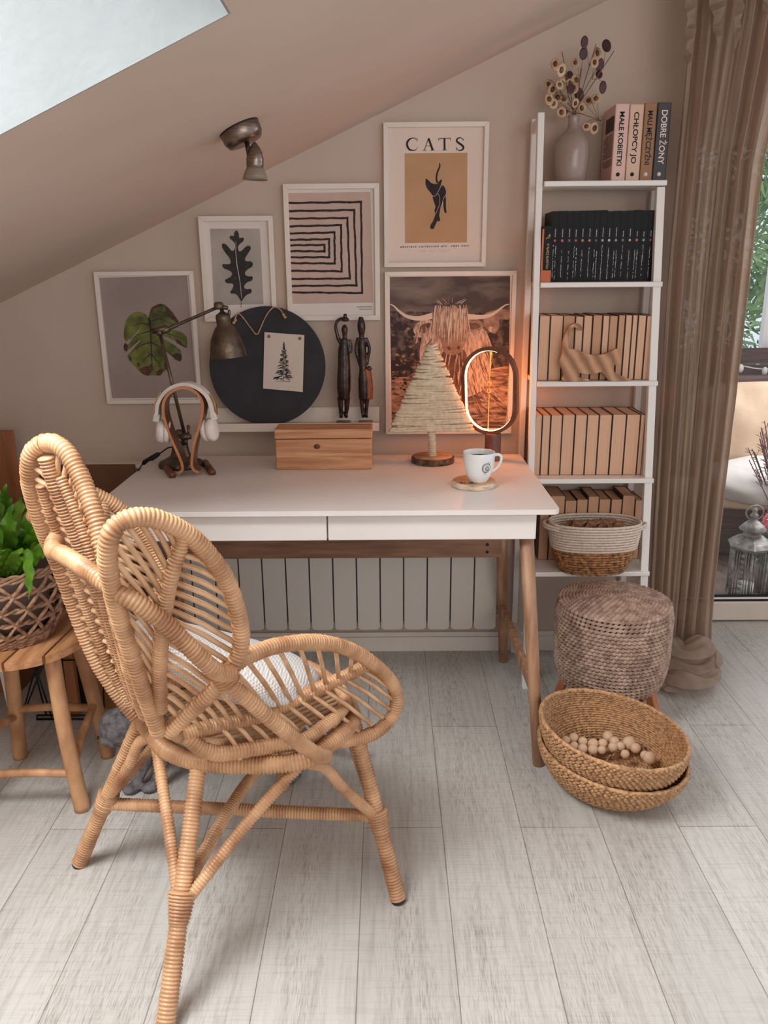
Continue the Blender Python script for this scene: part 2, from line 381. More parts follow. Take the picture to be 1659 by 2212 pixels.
for z in (.447,.472):
    build('bolt', lathe(MB(), [(.0045,0),(.0045,.003),(.002,.004)], (a.x-.045, a.y-.016, z), 12, axis=(0,-1,0)), 'dark', rl)

# ---------------------------------------------------------------- radiator
rd = thing('radiator', 'white sectional aluminium radiator on the wall under the desk', 'radiator', (-.11,-.06,.127))
for k in range(14):
    x1 = .367-k*.0796; x0 = x1-.0745
    pts = rrect(x0, x1, .127, .66, .014, 0); pts = [(p[0], -.105, p[1]) for p in pts]
    s = build('section', prism(MB(), pts, (0,.014,0)), 'radiator', rd, bevel=.002)
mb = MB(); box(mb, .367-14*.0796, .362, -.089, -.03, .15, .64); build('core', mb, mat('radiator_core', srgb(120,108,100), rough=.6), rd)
mb = MB(); tube(mb, [(.36,-.07,.165),(.40,-.07,.165),(.405,-.07,.14),(.405,-.07,.0)], .009, 12); build('pipe', mb, 'white', rd)
build('valve', lathe(MB(), [(.008,0),(.013,.003),(.013,.025),(.009,.03)], (.376,-.07,.192), 16, axis=(1,0,0)), 'pewter', rd)

# ---------------------------------------------------------------- picture ledge
lg = thing('picture_ledge', 'narrow white picture ledge holding the round board and two carved figures', 'shelf', (-.28,0,.82))
mb = MB(); box(mb, -.60, -.027, -.10, -.002, .82, .834); build('ledge_board', mb, 'frame', lg, bevel=.002)
mb = MB(); box(mb, -.60, -.027, -.014, -.001, .834, .884); build('back_rail', mb, 'frame', lg, bevel=.002)
mb = MB(); box(mb, -.60, -.027, -.106, -.098, .82, .847); build('front_lip', mb, 'frame', lg, bevel=.002)

# ---------------------------------------------------------------- pictures
def picture(name, label, x0, x1, z0, z1, wd, mats, art, matb=None, depth=.022):
    t = thing(name, label, 'picture', ((x0+x1)/2, 0, z0), 'framed pictures on the back wall')
    mb = MB(); y0, y1 = -depth, -.001
    co = [(x0,z0),(x1,z0),(x1,z1),(x0,z1)]; ci = [(x0+wd,z0+wd),(x1-wd,z0+wd),(x1-wd,z1-wd),(x0+wd,z1-wd)]
    for i in range(4):
        j = (i+1)%4; prism(mb, [(co[i][0],y0,co[i][1]),(co[j][0],y0,co[j][1]),(ci[j][0],y0,ci[j][1]),(ci[i][0],y0,ci[i][1])], (0,y1-y0,0))
    build('frame', mb, 'frame', t, bevel=.0012)
    bk = MB(); box(bk, x0+wd*.8, x1-wd*.8, -.010, -.004, z0+wd*.8, z1-wd*.8); build('mat_board', bk, matb or 'matboard', t)
    a = MB(); art(a); build('print', a, mats, t)
    return t
def at(P, y): return [(p[0], y, p[2]) for p in P]
# monstera leaf
M['greybg'] = mat('grey_photo_backdrop', srgb(150,134,126), srgb(164,148,140), rough=.7, scale=4)
M['leafpic'] = mat('leaf_print_green', srgb(58,60,22), srgb(118,122,52), rough=.5, scale=26, contrast=(.35,.65))
M['leafpic2'] = mat('leaf_print_brown', srgb(44,22,16), srgb(92,52,34), rough=.5, scale=30)
M['leafdark'] = mat('leaf_print_vein', srgb(30,26,24), rough=.6)  # dark print colour of the midrib and veins
def art_mon(a):
    poly(a, at([(-0.912,-0.012,1.298),(-0.629,-0.012,1.303),(-0.625,-0.012,0.918),(-0.905,-0.012,0.917)], -.0102), 0)
    left = [(-0.763,-0.012,1.174),(-0.769,-0.012,1.185),(-0.782,-0.012,1.191),(-0.795,-0.012,1.194),(-0.808,-0.012,1.191),(-0.821,-0.012,1.183),(-0.834,-0.012,1.167),(-0.842,-0.012,1.145),(-0.846,-0.012,1.123),(-0.846,-0.012,1.109),(-0.841,-0.012,1.1),(-0.82,-0.012,1.115),(-0.801,-0.012,1.132),(-0.787,-0.012,1.146),(-0.796,-0.012,1.132),(-0.816,-0.012,1.112),(-0.831,-0.012,1.094),(-0.842,-0.012,1.09),(-0.85,-0.012,1.08),(-0.85,-0.012,1.072),(-0.843,-0.012,1.068),(-0.815,-0.012,1.09),(-0.797,-0.012,1.104),(-0.793,-0.012,1.103),(-0.813,-0.012,1.084),(-0.828,-0.012,1.068),(-0.842,-0.012,1.054),(-0.835,-0.012,1.038),(-0.819,-0.012,1.019),(-0.804,-0.012,1.004),(-0.791,-0.012,0.993),(-0.781,-0.012,0.99),(-0.764,-0.012,0.991),(-0.749,-0.012,0.99),(-0.738,-0.012,0.991),(-0.73,-0.012,1.002),(-0.726,-0.012,1.015),(-0.726,-0.012,1.045),(-0.729,-0.012,1.067),(-0.732,-0.012,1.085),(-0.739,-0.012,1.104),(-0.732,-0.012,1.118),(-0.742,-0.012,1.137),(-0.752,-0.012,1.155)]
    poly(a, at(left, -.0108), 1)
    rt = [(-0.761,-0.012,1.178),(-0.755,-0.012,1.195),(-0.742,-0.012,1.211),(-0.72,-0.012,1.218),(-0.707,-0.012,1.215),(-0.696,-0.012,1.206),(-0.681,-0.012,1.189),(-0.671,-0.012,1.171),(-0.666,-0.012,1.161),(-0.678,-0.012,1.157),(-0.693,-0.012,1.151),(-0.706,-0.012,1.147),(-0.732,-0.012,1.153),(-0.706,-0.012,1.146),(-0.692,-0.012,1.137),(-0.67,-0.012,1.132),(-0.654,-0.012,1.125),(-0.644,-0.012,1.113),(-0.643,-0.012,1.096),(-0.646,-0.012,1.078),(-0.663,-0.012,1.089),(-0.687,-0.012,1.103),(-0.708,-0.012,1.114),(-0.726,-0.012,1.115),(-0.706,-0.012,1.101),(-0.684,-0.012,1.087),(-0.667,-0.012,1.071),(-0.664,-0.012,1.053),(-0.67,-0.012,1.034),(-0.684,-0.012,1.041),(-0.701,-0.012,1.056),(-0.718,-0.012,1.073),(-0.726,-0.012,1.082),(-0.722,-0.012,1.045),(-0.712,-0.012,1.033),(-0.715,-0.012,1.012),(-0.728,-0.012,1),(-0.739,-0.012,1.023),(-0.745,-0.012,1.067),(-0.753,-0.012,1.111),(-0.759,-0.012,1.148)]
    poly(a, at(rt, -.0109), 1)
    for P in ([(-0.706,-0.012,1.208),(-0.698,-0.012,1.206),(-0.676,-0.012,1.177),(-0.666,-0.012,1.163),(-0.671,-0.012,1.156),(-0.683,-0.012,1.166),(-0.7,-0.012,1.18)], [(-0.681,-0.012,1.108),(-0.667,-0.012,1.103),(-0.657,-0.012,1.088),(-0.647,-0.012,1.078),(-0.66,-0.012,1.084),(-0.677,-0.012,1.094)], [(-0.698,-0.012,1.055),(-0.681,-0.012,1.064),(-0.667,-0.012,1.058),(-0.665,-0.012,1.044),(-0.671,-0.012,1.035),(-0.686,-0.012,1.041)], [(-0.809,-0.012,1.01),(-0.791,-0.012,1.02),(-0.773,-0.012,1.021),(-0.763,-0.012,1.033),(-0.76,-0.012,1.015),(-0.771,-0.012,0.999),(-0.779,-0.012,0.99),(-0.797,-0.012,0.996)], [(-0.752,-0.012,1.002),(-0.739,-0.012,1.012),(-0.727,-0.012,1.012),(-0.73,-0.012,1.002),(-0.74,-0.012,0.991),(-0.752,-0.012,0.991)], [(-0.844,-0.012,1.097),(-0.835,-0.012,1.087),(-0.841,-0.012,1.068),(-0.849,-0.012,1.074),(-0.851,-0.012,1.085)], [(-0.724,-0.012,1.033),(-0.714,-0.012,1.033),(-0.712,-0.012,1.015),(-0.723,-0.012,1.008)], [(-0.748,-0.012,1.207),(-0.722,-0.012,1.218),(-0.712,-0.012,1.212),(-0.73,-0.012,1.206),(-0.742,-0.012,1.201),(-0.751,-0.012,1.185),(-0.755,-0.012,1.195)], [(-0.838,-0.012,1.056),(-0.829,-0.012,1.05),(-0.827,-0.012,1.038),(-0.835,-0.012,1.04)], [(-0.813,-0.012,1.032),(-0.804,-0.012,1.035),(-0.803,-0.012,1.023),(-0.813,-0.012,1.02)]): poly(a, at(P, -.0112), 2)
    stroke(a, at([(-0.76,-0.012,1.175),(-0.758,-0.012,1.14),(-0.76,-0.012,1.104),(-0.763,-0.012,1.052),(-0.764,-0.012,1.008)], -.0114), [.006,.005,.004,.003,.001], mi=3)
    for P in ([(-0.759,-0.012,1.152),(-0.786,-0.012,1.158),(-0.818,-0.012,1.149)], [(-0.759,-0.012,1.133),(-0.797,-0.012,1.123),(-0.828,-0.012,1.107)], [(-0.762,-0.012,1.097),(-0.793,-0.012,1.089),(-0.825,-0.012,1.068)], [(-0.759,-0.012,1.162),(-0.726,-0.012,1.172),(-0.687,-0.012,1.154)], [(-0.757,-0.012,1.137),(-0.722,-0.012,1.131),(-0.657,-0.012,1.108)], [(-0.759,-0.012,1.097),(-0.726,-0.012,1.079),(-0.684,-0.012,1.049)], [(-0.762,-0.012,1.06),(-0.742,-0.012,1.03),(-0.735,-0.012,1.008)], [(-0.764,-0.012,1.06),(-0.79,-0.012,1.041),(-0.807,-0.012,1.016)]): stroke(a, at(P, -.0114), [.0035,.002,.001], mi=3)
picture('leaf_picture', 'white-framed picture of a green split leaf on a grey ground, lowest and leftmost', -.92, -.607, .90, 1.317, .0135, ['greybg','leafpic','leafpic2','leafdark'], art_mon)
# oak leaf
M['greywash'] = mat('grey_wash', srgb(158,152,144), srgb(182,172,162), rough=.8, scale=9)
M['charcoal'] = mat('charcoal_ink', srgb(40,38,36), srgb(56,52,50), rough=.8, scale=60)
def art_oak(a):
    poly(a, at([(-0.547,-0.012,1.442),(-0.392,-0.012,1.441),(-0.392,-0.012,1.214),(-0.55,-0.012,1.211)], -.0102), 0)
    P = [(-0.465,-0.012,1.436),(-0.472,-0.012,1.43),(-0.474,-0.012,1.42),(-0.478,-0.012,1.421),(-0.486,-0.012,1.42),(-0.487,-0.012,1.413),(-0.479,-0.012,1.406),(-0.472,-0.012,1.398),(-0.472,-0.012,1.385),(-0.477,-0.012,1.377),(-0.484,-0.012,1.377),(-0.491,-0.012,1.385),(-0.5,-0.012,1.395),(-0.509,-0.012,1.398),(-0.513,-0.012,1.393),(-0.511,-0.012,1.383),(-0.503,-0.012,1.37),(-0.494,-0.012,1.358),(-0.489,-0.012,1.347),(-0.49,-0.012,1.338),(-0.502,-0.012,1.336),(-0.512,-0.012,1.337),(-0.516,-0.012,1.332),(-0.51,-0.012,1.323),(-0.499,-0.012,1.319),(-0.488,-0.012,1.312),(-0.488,-0.012,1.302),(-0.499,-0.012,1.294),(-0.508,-0.012,1.29),(-0.509,-0.012,1.283),(-0.5,-0.012,1.278),(-0.49,-0.012,1.278),(-0.484,-0.012,1.273),(-0.489,-0.012,1.26),(-0.496,-0.012,1.252),(-0.492,-0.012,1.247),(-0.48,-0.012,1.246),(-0.472,-0.012,1.239),(-0.462,-0.012,1.224),(-0.453,-0.012,1.234),(-0.443,-0.012,1.243),(-0.431,-0.012,1.248),(-0.427,-0.012,1.255),(-0.431,-0.012,1.261),(-0.441,-0.012,1.26),(-0.45,-0.012,1.264),(-0.449,-0.012,1.272),(-0.44,-0.012,1.281),(-0.426,-0.012,1.286),(-0.422,-0.012,1.293),(-0.424,-0.012,1.299),(-0.435,-0.012,1.299),(-0.444,-0.012,1.303),(-0.445,-0.012,1.312),(-0.436,-0.012,1.32),(-0.423,-0.012,1.328),(-0.419,-0.012,1.337),(-0.425,-0.012,1.344),(-0.436,-0.012,1.344),(-0.443,-0.012,1.348),(-0.44,-0.012,1.358),(-0.431,-0.012,1.37),(-0.424,-0.012,1.381),(-0.425,-0.012,1.389),(-0.432,-0.012,1.391),(-0.441,-0.012,1.386),(-0.45,-0.012,1.378),(-0.458,-0.012,1.374),(-0.462,-0.012,1.377),(-0.463,-0.012,1.387),(-0.457,-0.012,1.396),(-0.446,-0.012,1.404),(-0.443,-0.012,1.413),(-0.448,-0.012,1.415),(-0.456,-0.012,1.414),(-0.458,-0.012,1.418),(-0.459,-0.012,1.429)]
    poly(a, at(smooth_poly(P, .002), -.0108), 1)
    stroke(a, at([(-0.462,-0.012,1.227),(-0.463,-0.012,1.213),(-0.464,-0.012,1.203)], -.011), .0014, mi=1)
    stroke(a, at([(-0.468,-0.012,1.406),(-0.471,-0.012,1.372),(-0.469,-0.012,1.33),(-0.463,-0.012,1.288),(-0.46,-0.012,1.231)], -.0112), [.0006,.0015,.0017,.0015,.001], mi=2)
picture('oak_leaf_picture', 'small white-framed print of a black oak leaf on a grey wash', -.58, -.35, 1.161, 1.478, .015, ['greywash','charcoal','matboard'], art_oak)
# nested stripes
M['sand'] = mat('dusty_pink_print', srgb(196,168,154), srgb(202,175,161), rough=.8, scale=12)
M['ink'] = mat('brush_ink', srgb(30,18,22), srgb(48,34,36), rough=.75, scale=50)
def art_str(a):
    poly(a, at([(-0.305,-0.012,1.543),(-0.048,-0.012,1.545),(-0.043,-0.012,1.216),(-0.304,-0.012,1.214)], -.0102), 0)
    H = [(438,436.5,780,782,631.5,632.5,628), (456,453.5,765,770,617.5,616.5,627.6), (472.5,469.5,750.5,755.5,603,602,627.2), (488.5,486,736,738,584,585.5,627), (504,502,722,723,568,569,626), (518,517,711,711.5,555.8,555.5,625.5), (530,529.5,701,701,542.3,542.5,624)]
    HW = [(-0.304,-0.012,1.515),(-0.077,-0.012,1.516),(-0.078,-0.012,1.246),(-0.304,-0.012,1.249)] + [(-0.305,-0.012,1.491),(-0.099,-0.012,1.493),(-0.095,-0.012,1.269),(-0.304,-0.012,1.269)] + [(-0.305,-0.012,1.469),(-0.12,-0.012,1.47),(-0.116,-0.012,1.29),(-0.303,-0.012,1.29)] + [(-0.304,-0.012,1.447),(-0.14,-0.012,1.449),(-0.141,-0.012,1.312),(-0.303,-0.012,1.315)] + [(-0.305,-0.012,1.426),(-0.161,-0.012,1.428),(-0.162,-0.012,1.336),(-0.303,-0.012,1.338)] + [(-0.305,-0.012,1.407),(-0.178,-0.012,1.408),(-0.179,-0.012,1.355),(-0.303,-0.012,1.355)] + [(-0.305,-0.012,1.391),(-0.193,-0.012,1.391),(-0.193,-0.012,1.372),(-0.305,-0.012,1.374)]
    for k in range(7):
        p = [Vector(q) for q in HW[4*k:4*k+4]]
        for i in range(3):
            A, B = p[i], p[i+1]; n = 26; L_ = [A.lerp(B, t/n) for t in range(n+1)]
            d = (B-A).normalized(); e = .0035
            if i > 0: L_[0] = L_[0]-d*e
            if i < 2: L_[-1] = L_[-1]+d*e
            s = Vector((-d.z,0,d.x)); ph = random.random()*6
            L_ = [q+s*.0006*math.sin(ph+j*.7)+s*random.uniform(-.0003,.0003) for j,q in enumerate(L_)]
            stroke(a, at([tuple(q) for q in L_], -.0108-.00005*i), [.0062+random.uniform(-.0008,.0008) for _ in L_], mi=1)
    for y_ in (663.3, 667.6):
        A = [(-0.096,-0.012,1.203),(-0.046,-0.012,1.203),(-0.088,-0.012,1.196),(-0.046,-0.012,1.197)]
        A = A[:2] if y_ < 665 else A[2:]
        x, x1 = A[0][0], A[1][0]
        while x < x1: 
            l = random.uniform(.0015,.004); stroke(a, at([(x,0,A[0][2]),(min(x+l,x1),0,A[0][2])], -.0108), .0018, mi=1); x += l+.0011
picture('stripe_picture', 'white-framed abstract print of nested black hooked lines on dusty pink', -.315, -.021, 1.162, 1.569, .0155, ['sand','ink'], art_str)
# CATS poster
M['ochre'] = mat('ochre_print', srgb(186,144,106), srgb(194,152,114), rough=.8, scale=10)
def art_cat(a):
    poly(a, at([(0.057,-0.012,1.653),(0.247,-0.012,1.653),(0.251,-0.012,1.395),(0.058,-0.012,1.395)], -.0102), 0)
    def S_(P, w_): 
        Q = smooth_path(P, .002); n = len(Q); m = len(w_)-1
        ws = [w_[min(int(i/(n-1)*m), m-1)]*(1-(i/(n-1)*m)%1 if i < n-1 else 0)+w_[min(int(i/(n-1)*m)+1, m)]*((i/(n-1)*m)%1 if i < n-1 else 1) for i in range(n)]
        stroke(a, at([tuple(q) for q in Q], -.0108), ws, mi=1)
    # lettering C A T S
    S_([(0.093,-0.012,1.689),(0.089,-0.012,1.694),(0.081,-0.012,1.695),(0.071,-0.012,1.691),(0.065,-0.012,1.683),(0.065,-0.012,1.674),(0.071,-0.012,1.664),(0.081,-0.012,1.661),(0.09,-0.012,1.662),(0.096,-0.012,1.669)], [.0012,.002,.003,.0055,.0062,.0062,.0055,.003,.0018,.001])
    stroke(a, at([(0.095,-0.012,1.695),(0.095,-0.012,1.686)], -.0109), .0012, mi=1)
    stroke(a, at([(0.129,-0.012,1.694),(0.117,-0.012,1.662)], -.0109), .0018, mi=1); stroke(a, at([(0.129,-0.012,1.694),(0.142,-0.012,1.661)], -.0109), .006, mi=1); stroke(a, at([(0.121,-0.012,1.673),(0.137,-0.012,1.673)], -.0109), .0014, mi=1)
    stroke(a, at([(0.112,-0.012,1.661),(0.123,-0.012,1.661)], -.0109), .0014, mi=1); stroke(a, at([(0.135,-0.012,1.661),(0.147,-0.012,1.661)], -.0109), .0014, mi=1)
    stroke(a, at([(0.159,-0.012,1.693),(0.195,-0.012,1.694)], -.0109), .002, mi=1); stroke(a, at([(0.177,-0.012,1.693),(0.178,-0.012,1.661)], -.0109), .0058, mi=1); stroke(a, at([(0.171,-0.012,1.661),(0.185,-0.012,1.661)], -.0109), .0014, mi=1)
    stroke(a, at([(0.16,-0.012,1.693),(0.16,-0.012,1.687)], -.0109), .0014, mi=1); stroke(a, at([(0.194,-0.012,1.693),(0.195,-0.012,1.687)], -.0109), .0014, mi=1)
    S_([(0.233,-0.012,1.688),(0.229,-0.012,1.693),(0.223,-0.012,1.695),(0.216,-0.012,1.692),(0.214,-0.012,1.686),(0.219,-0.012,1.681),(0.227,-0.012,1.676),(0.234,-0.012,1.67),(0.234,-0.012,1.664),(0.227,-0.012,1.66),(0.22,-0.012,1.66),(0.214,-0.012,1.667)], [.0012,.002,.003,.0045,.0055,.006,.0062,.006,.0048,.003,.002,.001])
    stroke(a, at([(0.234,-0.012,1.694),(0.234,-0.012,1.686)], -.0109), .0012, mi=1); stroke(a, at([(0.213,-0.012,1.669),(0.213,-0.012,1.659)], -.0109), .0012, mi=1)
    # walking black cat
    S_([(0.162,-0.012,1.624),(0.164,-0.012,1.62),(0.163,-0.012,1.613),(0.158,-0.012,1.602),(0.155,-0.012,1.591),(0.154,-0.012,1.581),(0.157,-0.012,1.569)], [.003,.0045,.005,.005,.005,.0055,.006])
    head = [(0.121,-0.012,1.58),(0.126,-0.012,1.58),(0.132,-0.012,1.574),(0.139,-0.012,1.568),(0.147,-0.012,1.566),(0.157,-0.012,1.566),(0.163,-0.012,1.574),(0.169,-0.012,1.579),(0.171,-0.012,1.577),(0.169,-0.012,1.569),(0.166,-0.012,1.558),(0.16,-0.012,1.546),(0.155,-0.012,1.537),(0.149,-0.012,1.532),(0.143,-0.012,1.533),(0.135,-0.012,1.543),(0.126,-0.012,1.553),(0.121,-0.012,1.565)]
    poly(a, at(head, -.0112), 1)
    body = [(0.169,-0.012,1.561),(0.176,-0.012,1.561),(0.181,-0.012,1.554),(0.184,-0.012,1.543),(0.182,-0.012,1.53),(0.178,-0.012,1.522),(0.173,-0.012,1.514),(0.168,-0.012,1.5),(0.165,-0.012,1.485),(0.163,-0.012,1.472),(0.157,-0.012,1.458),(0.151,-0.012,1.445),(0.147,-0.012,1.436),(0.14,-0.012,1.435),(0.136,-0.012,1.439),(0.137,-0.012,1.447),(0.144,-0.012,1.457),(0.151,-0.012,1.474),(0.153,-0.012,1.486),(0.151,-0.012,1.504),(0.144,-0.012,1.523),(0.143,-0.012,1.531),(0.155,-0.012,1.536),(0.162,-0.012,1.548)]
    poly(a, at(body, -.0109), 1)
    for P in ([(0.182,-0.012,1.536),(0.184,-0.012,1.522),(0.184,-0.012,1.502),(0.185,-0.012,1.489),(0.187,-0.012,1.483),(0.182,-0.012,1.482),(0.179,-0.012,1.488),(0.177,-0.012,1.498),(0.176,-0.012,1.512),(0.175,-0.012,1.522)], [(0.152,-0.012,1.501),(0.155,-0.012,1.493),(0.154,-0.012,1.482),(0.15,-0.012,1.484),(0.149,-0.012,1.489)], [(0.161,-0.012,1.48),(0.165,-0.012,1.47),(0.167,-0.012,1.462),(0.164,-0.012,1.458),(0.158,-0.012,1.459),(0.158,-0.012,1.469)]): poly(a, at(P, -.0110), 1)
    for P in ([(0.169,-0.012,1.561),(0.162,-0.012,1.548),(0.155,-0.012,1.536),(0.148,-0.012,1.53),(0.142,-0.012,1.532)], [(0.159,-0.012,1.538),(0.165,-0.012,1.529),(0.165,-0.012,1.513),(0.162,-0.012,1.5),(0.155,-0.012,1.486),(0.154,-0.012,1.48)], [(0.182,-0.012,1.533),(0.176,-0.012,1.524),(0.173,-0.012,1.513),(0.172,-0.012,1.502)]): stroke(a, at(P, -.0115), .0009, mi=3)
    tm = lambda s, P, sz, fit, mi, sh=.35, b_=0.0: text_mesh(a, s, sz, P, (1,0,.012), (0,0,1), mi, sh, 1.6, fit, b_)
    A = [(0.043,-0.012,1.381),(0.259,-0.012,1.382),(0.102,-0.012,1.367),(0.198,-0.012,1.367)]
    tm('abstract collection art  chat noir', (A[0][0],-.0108,A[0][2]), .0085, A[1][0]-A[0][0], 1, .4, .00018)
    tm('THE CAT LOVER', (A[2][0],-.0108,A[2][2]), .008, A[3][0]-A[2][0], 2, 0)
picture('cat_poster', 'white-framed CATS poster with a black walking cat on ochre', -.007, .31, 1.323, 1.738, .014, ['ochre','ink',mat('pale_lettering', srgb(196,180,166), rough=.8),'paper'], art_cat, 'paper')
# highland cow picture -------------------------------------------------------
M['cowhill'] = mat('photo_print_hills', srgb(74,62,58), srgb(128,112,102), rough=.7, scale=7, stretch=(.7,1,2.2), contrast=(.4,.62), dist=.7)
M['cowdark'] = mat('photo_print_heather', srgb(46,34,33), srgb(120,102,92), rough=.7, scale=55, contrast=(.45,.72))
M['cowgrass'] = mat('photo_print_grass', srgb(80,56,46), srgb(196,156,128), rough=.7, scale=30, stretch=(.6,1,2.4), contrast=(.38,.62), dist=1)
M['cowfur'] = mat('photo_print_fur', srgb(150,122,104), srgb(214,186,162), rough=.7, scale=60, stretch=(3,1,.8), contrast=(.35,.65))
M['cowshade'] = mat('photo_print_fur_brown', srgb(72,48,38), srgb(118,86,68), rough=.7, scale=40)
M['cowmid'] = mat('photo_print_fur_mid', srgb(128,98,80), srgb(170,138,116), rough=.7, scale=40)
M['hornlight'] = mat('photo_print_horn', srgb(214,196,178), rough=.7)
def art_cow(a):
    rnd = random.Random(4)
    poly(a, at([(0.01,-0.012,1.294),(0.389,-0.012,1.294),(0.392,-0.012,1.181),(0.01,-0.012,1.189)], -.0102), 0)
    poly(a, at([(0.01,-0.012,1.189),(0.392,-0.012,1.181),(0.396,-0.012,0.982),(0.013,-0.012,0.98)], -.0102), 1)
    poly(a, at([(0.013,-0.012,0.98),(0.186,-0.012,0.983),(0.395,-0.012,1.014),(0.393,-0.012,0.811),(0.014,-0.012,0.807)], -.0103), 2)
    # second cow behind
    poly(a, at(smooth_poly([(0.311,-0.012,1.176),(0.334,-0.012,1.187),(0.368,-0.012,1.193),(0.388,-0.012,1.187),(0.389,-0.012,1.161),(0.361,-0.012,1.161),(0.359,-0.012,1.139),(0.351,-0.012,1.121),(0.339,-0.012,1.118),(0.324,-0.012,1.129),(0.311,-0.012,1.147)], .002), -.0105), 5)
    poly(a, at(smooth_poly([(0.326,-0.012,1.138),(0.338,-0.012,1.138),(0.347,-0.012,1.129),(0.339,-0.012,1.121),(0.327,-0.012,1.124)], .002), -.0106), 3)
    # body and neck
    poly(a, at(smooth_poly([(0.118,-0.012,1.112),(0.14,-0.012,1.131),(0.184,-0.012,1.148),(0.258,-0.012,1.147),(0.31,-0.012,1.13),(0.331,-0.012,1.096),(0.341,-0.012,1.059),(0.336,-0.012,1),(0.323,-0.012,0.955),(0.293,-0.012,0.925),(0.248,-0.012,0.91),(0.225,-0.012,0.926),(0.187,-0.012,0.926),(0.141,-0.012,0.956),(0.114,-0.012,1.001),(0.105,-0.012,1.061)], .003), -.0106), 3)
    poly(a, at(smooth_poly([(0.181,-0.012,1.06),(0.245,-0.012,1.067),(0.261,-0.012,1.015),(0.255,-0.012,0.94),(0.225,-0.012,0.91),(0.199,-0.012,0.926),(0.179,-0.012,0.986)], .003), -.0107), 4)
    # ears
    poly(a, at(smooth_poly([(0.146,-0.012,1.157),(0.117,-0.012,1.16),(0.095,-0.012,1.149),(0.085,-0.012,1.128),(0.098,-0.012,1.109),(0.118,-0.012,1.108),(0.14,-0.012,1.125)], .002), -.0108), 3)
    poly(a, at(smooth_poly([(0.14,-0.012,1.15),(0.117,-0.012,1.148),(0.101,-0.012,1.134),(0.107,-0.012,1.122),(0.125,-0.012,1.122)], .002), -.01085), 4)
    poly(a, at(smooth_poly([(0.255,-0.012,1.162),(0.287,-0.012,1.162),(0.308,-0.012,1.147),(0.303,-0.012,1.13),(0.276,-0.012,1.124),(0.255,-0.012,1.13)], .002), -.0108), 5)
    poly(a, at(smooth_poly([(0.258,-0.012,1.147),(0.285,-0.012,1.15),(0.3,-0.012,1.138),(0.273,-0.012,1.13)], .002), -.01085), 4)
    # horns
    def horn(P, W_): stroke(a, at([tuple(q) for q in smooth_path(P, .004)], -.0110), [W_[0]+(W_[1]-W_[0])*i/(len(smooth_path(P, .004))-1) for i in range(len(smooth_path(P, .004)))], mi=6)
    horn([(0.148,-0.012,1.174),(0.103,-0.012,1.166),(0.066,-0.012,1.172),(0.039,-0.012,1.189),(0.024,-0.012,1.204),(0.011,-0.012,1.211)], (.020,.003))
    horn([(0.255,-0.012,1.17),(0.302,-0.012,1.169),(0.334,-0.012,1.176),(0.36,-0.012,1.193),(0.377,-0.012,1.205),(0.389,-0.012,1.208)], (.018,.003))
    # face
    poly(a, at(smooth_poly([(0.144,-0.012,1.177),(0.161,-0.012,1.194),(0.198,-0.012,1.202),(0.242,-0.012,1.193),(0.26,-0.012,1.173),(0.258,-0.012,1.133),(0.244,-0.012,1.089),(0.242,-0.012,1.063),(0.223,-0.012,1.051),(0.2,-0.012,1.051),(0.182,-0.012,1.063),(0.173,-0.012,1.097),(0.155,-0.012,1.131)], .003), -.0112), 5)
    poly(a, at(smooth_poly([(0.185,-0.012,1.087),(0.212,-0.012,1.092),(0.242,-0.012,1.086),(0.245,-0.012,1.072),(0.233,-0.012,1.057),(0.212,-0.012,1.053),(0.191,-0.012,1.06)], .002), -.0114), 5)
    for P in ([(0.194,-0.012,1.075),(0.201,-0.012,1.076),(0.205,-0.012,1.069),(0.199,-0.012,1.065)], [(0.227,-0.012,1.076),(0.234,-0.012,1.078),(0.236,-0.012,1.07),(0.228,-0.012,1.067)]): poly(a, at(smooth_poly(P, .001), -.0118), 4)
    F0 = [(0.148,-0.012,1.174),(0.258,-0.012,1.17),(0.17,-0.012,1.09),(0.244,-0.012,1.097)]
    # hair strands: fringe, chest, beard
    def strands(n, x0, x1, z0, z1, l0, l1, mis, y, spread=.12, w_=.0035):
        for k in range(n):
            x = rnd.uniform(x0,x1); z = rnd.uniform(z0,z1); l = rnd.uniform(l0,l1); dx = (x-(x0+x1)/2)*spread*2+rnd.uniform(-.006,.006)
            y_ = y-k*6e-6; stroke(a, [(x,y_,z),(x+dx*.4,y_,z-l*.5),(x+dx,y_,z-l)], [w_*.6,w_,.0005], mi=rnd.choice(mis))
    e = [(0.151,-0.012,1.163),(0.257,-0.012,1.202),(0.17,-0.012,1.09),(0.244,-0.012,1.097),(0.103,-0.012,1.119),(0.342,-0.012,0.925),(0.012,-0.012,0.804),(0.39,-0.012,0.97),(0.095,-0.012,1.149),(0.304,-0.012,1.106)]
    strands(150, e[0][0]+.002, e[1][0]-.002, e[0][2]+.008, e[1][2]+.006, .040, .100, (3,3,3,6,5), -.0122, .12)
    strands(16, e[0][0]+.02, e[1][0]-.02, e[1][2]+.004, e[1][2]+.012, -.018, -.006, (3,6), -.0121, .3, .0013)
    strands(80, e[4][0]+.03, e[5][0]-.008, e[5][2]+.03, e[4][2]-.01, .03, .07, (3,5,4,3), -.0109, .15)
    strands(70, e[6][0]+.14, e[5][0]+.02, e[5][2]-.05, e[5][2]+.03, .02, .05, (3,5,4), -.01095, .3)
    strands(20, e[8][0], e[8][0]+.035, e[9][2]-.0, e[8][2], .02, .04, (3,5), -.0111, .2, .0025)
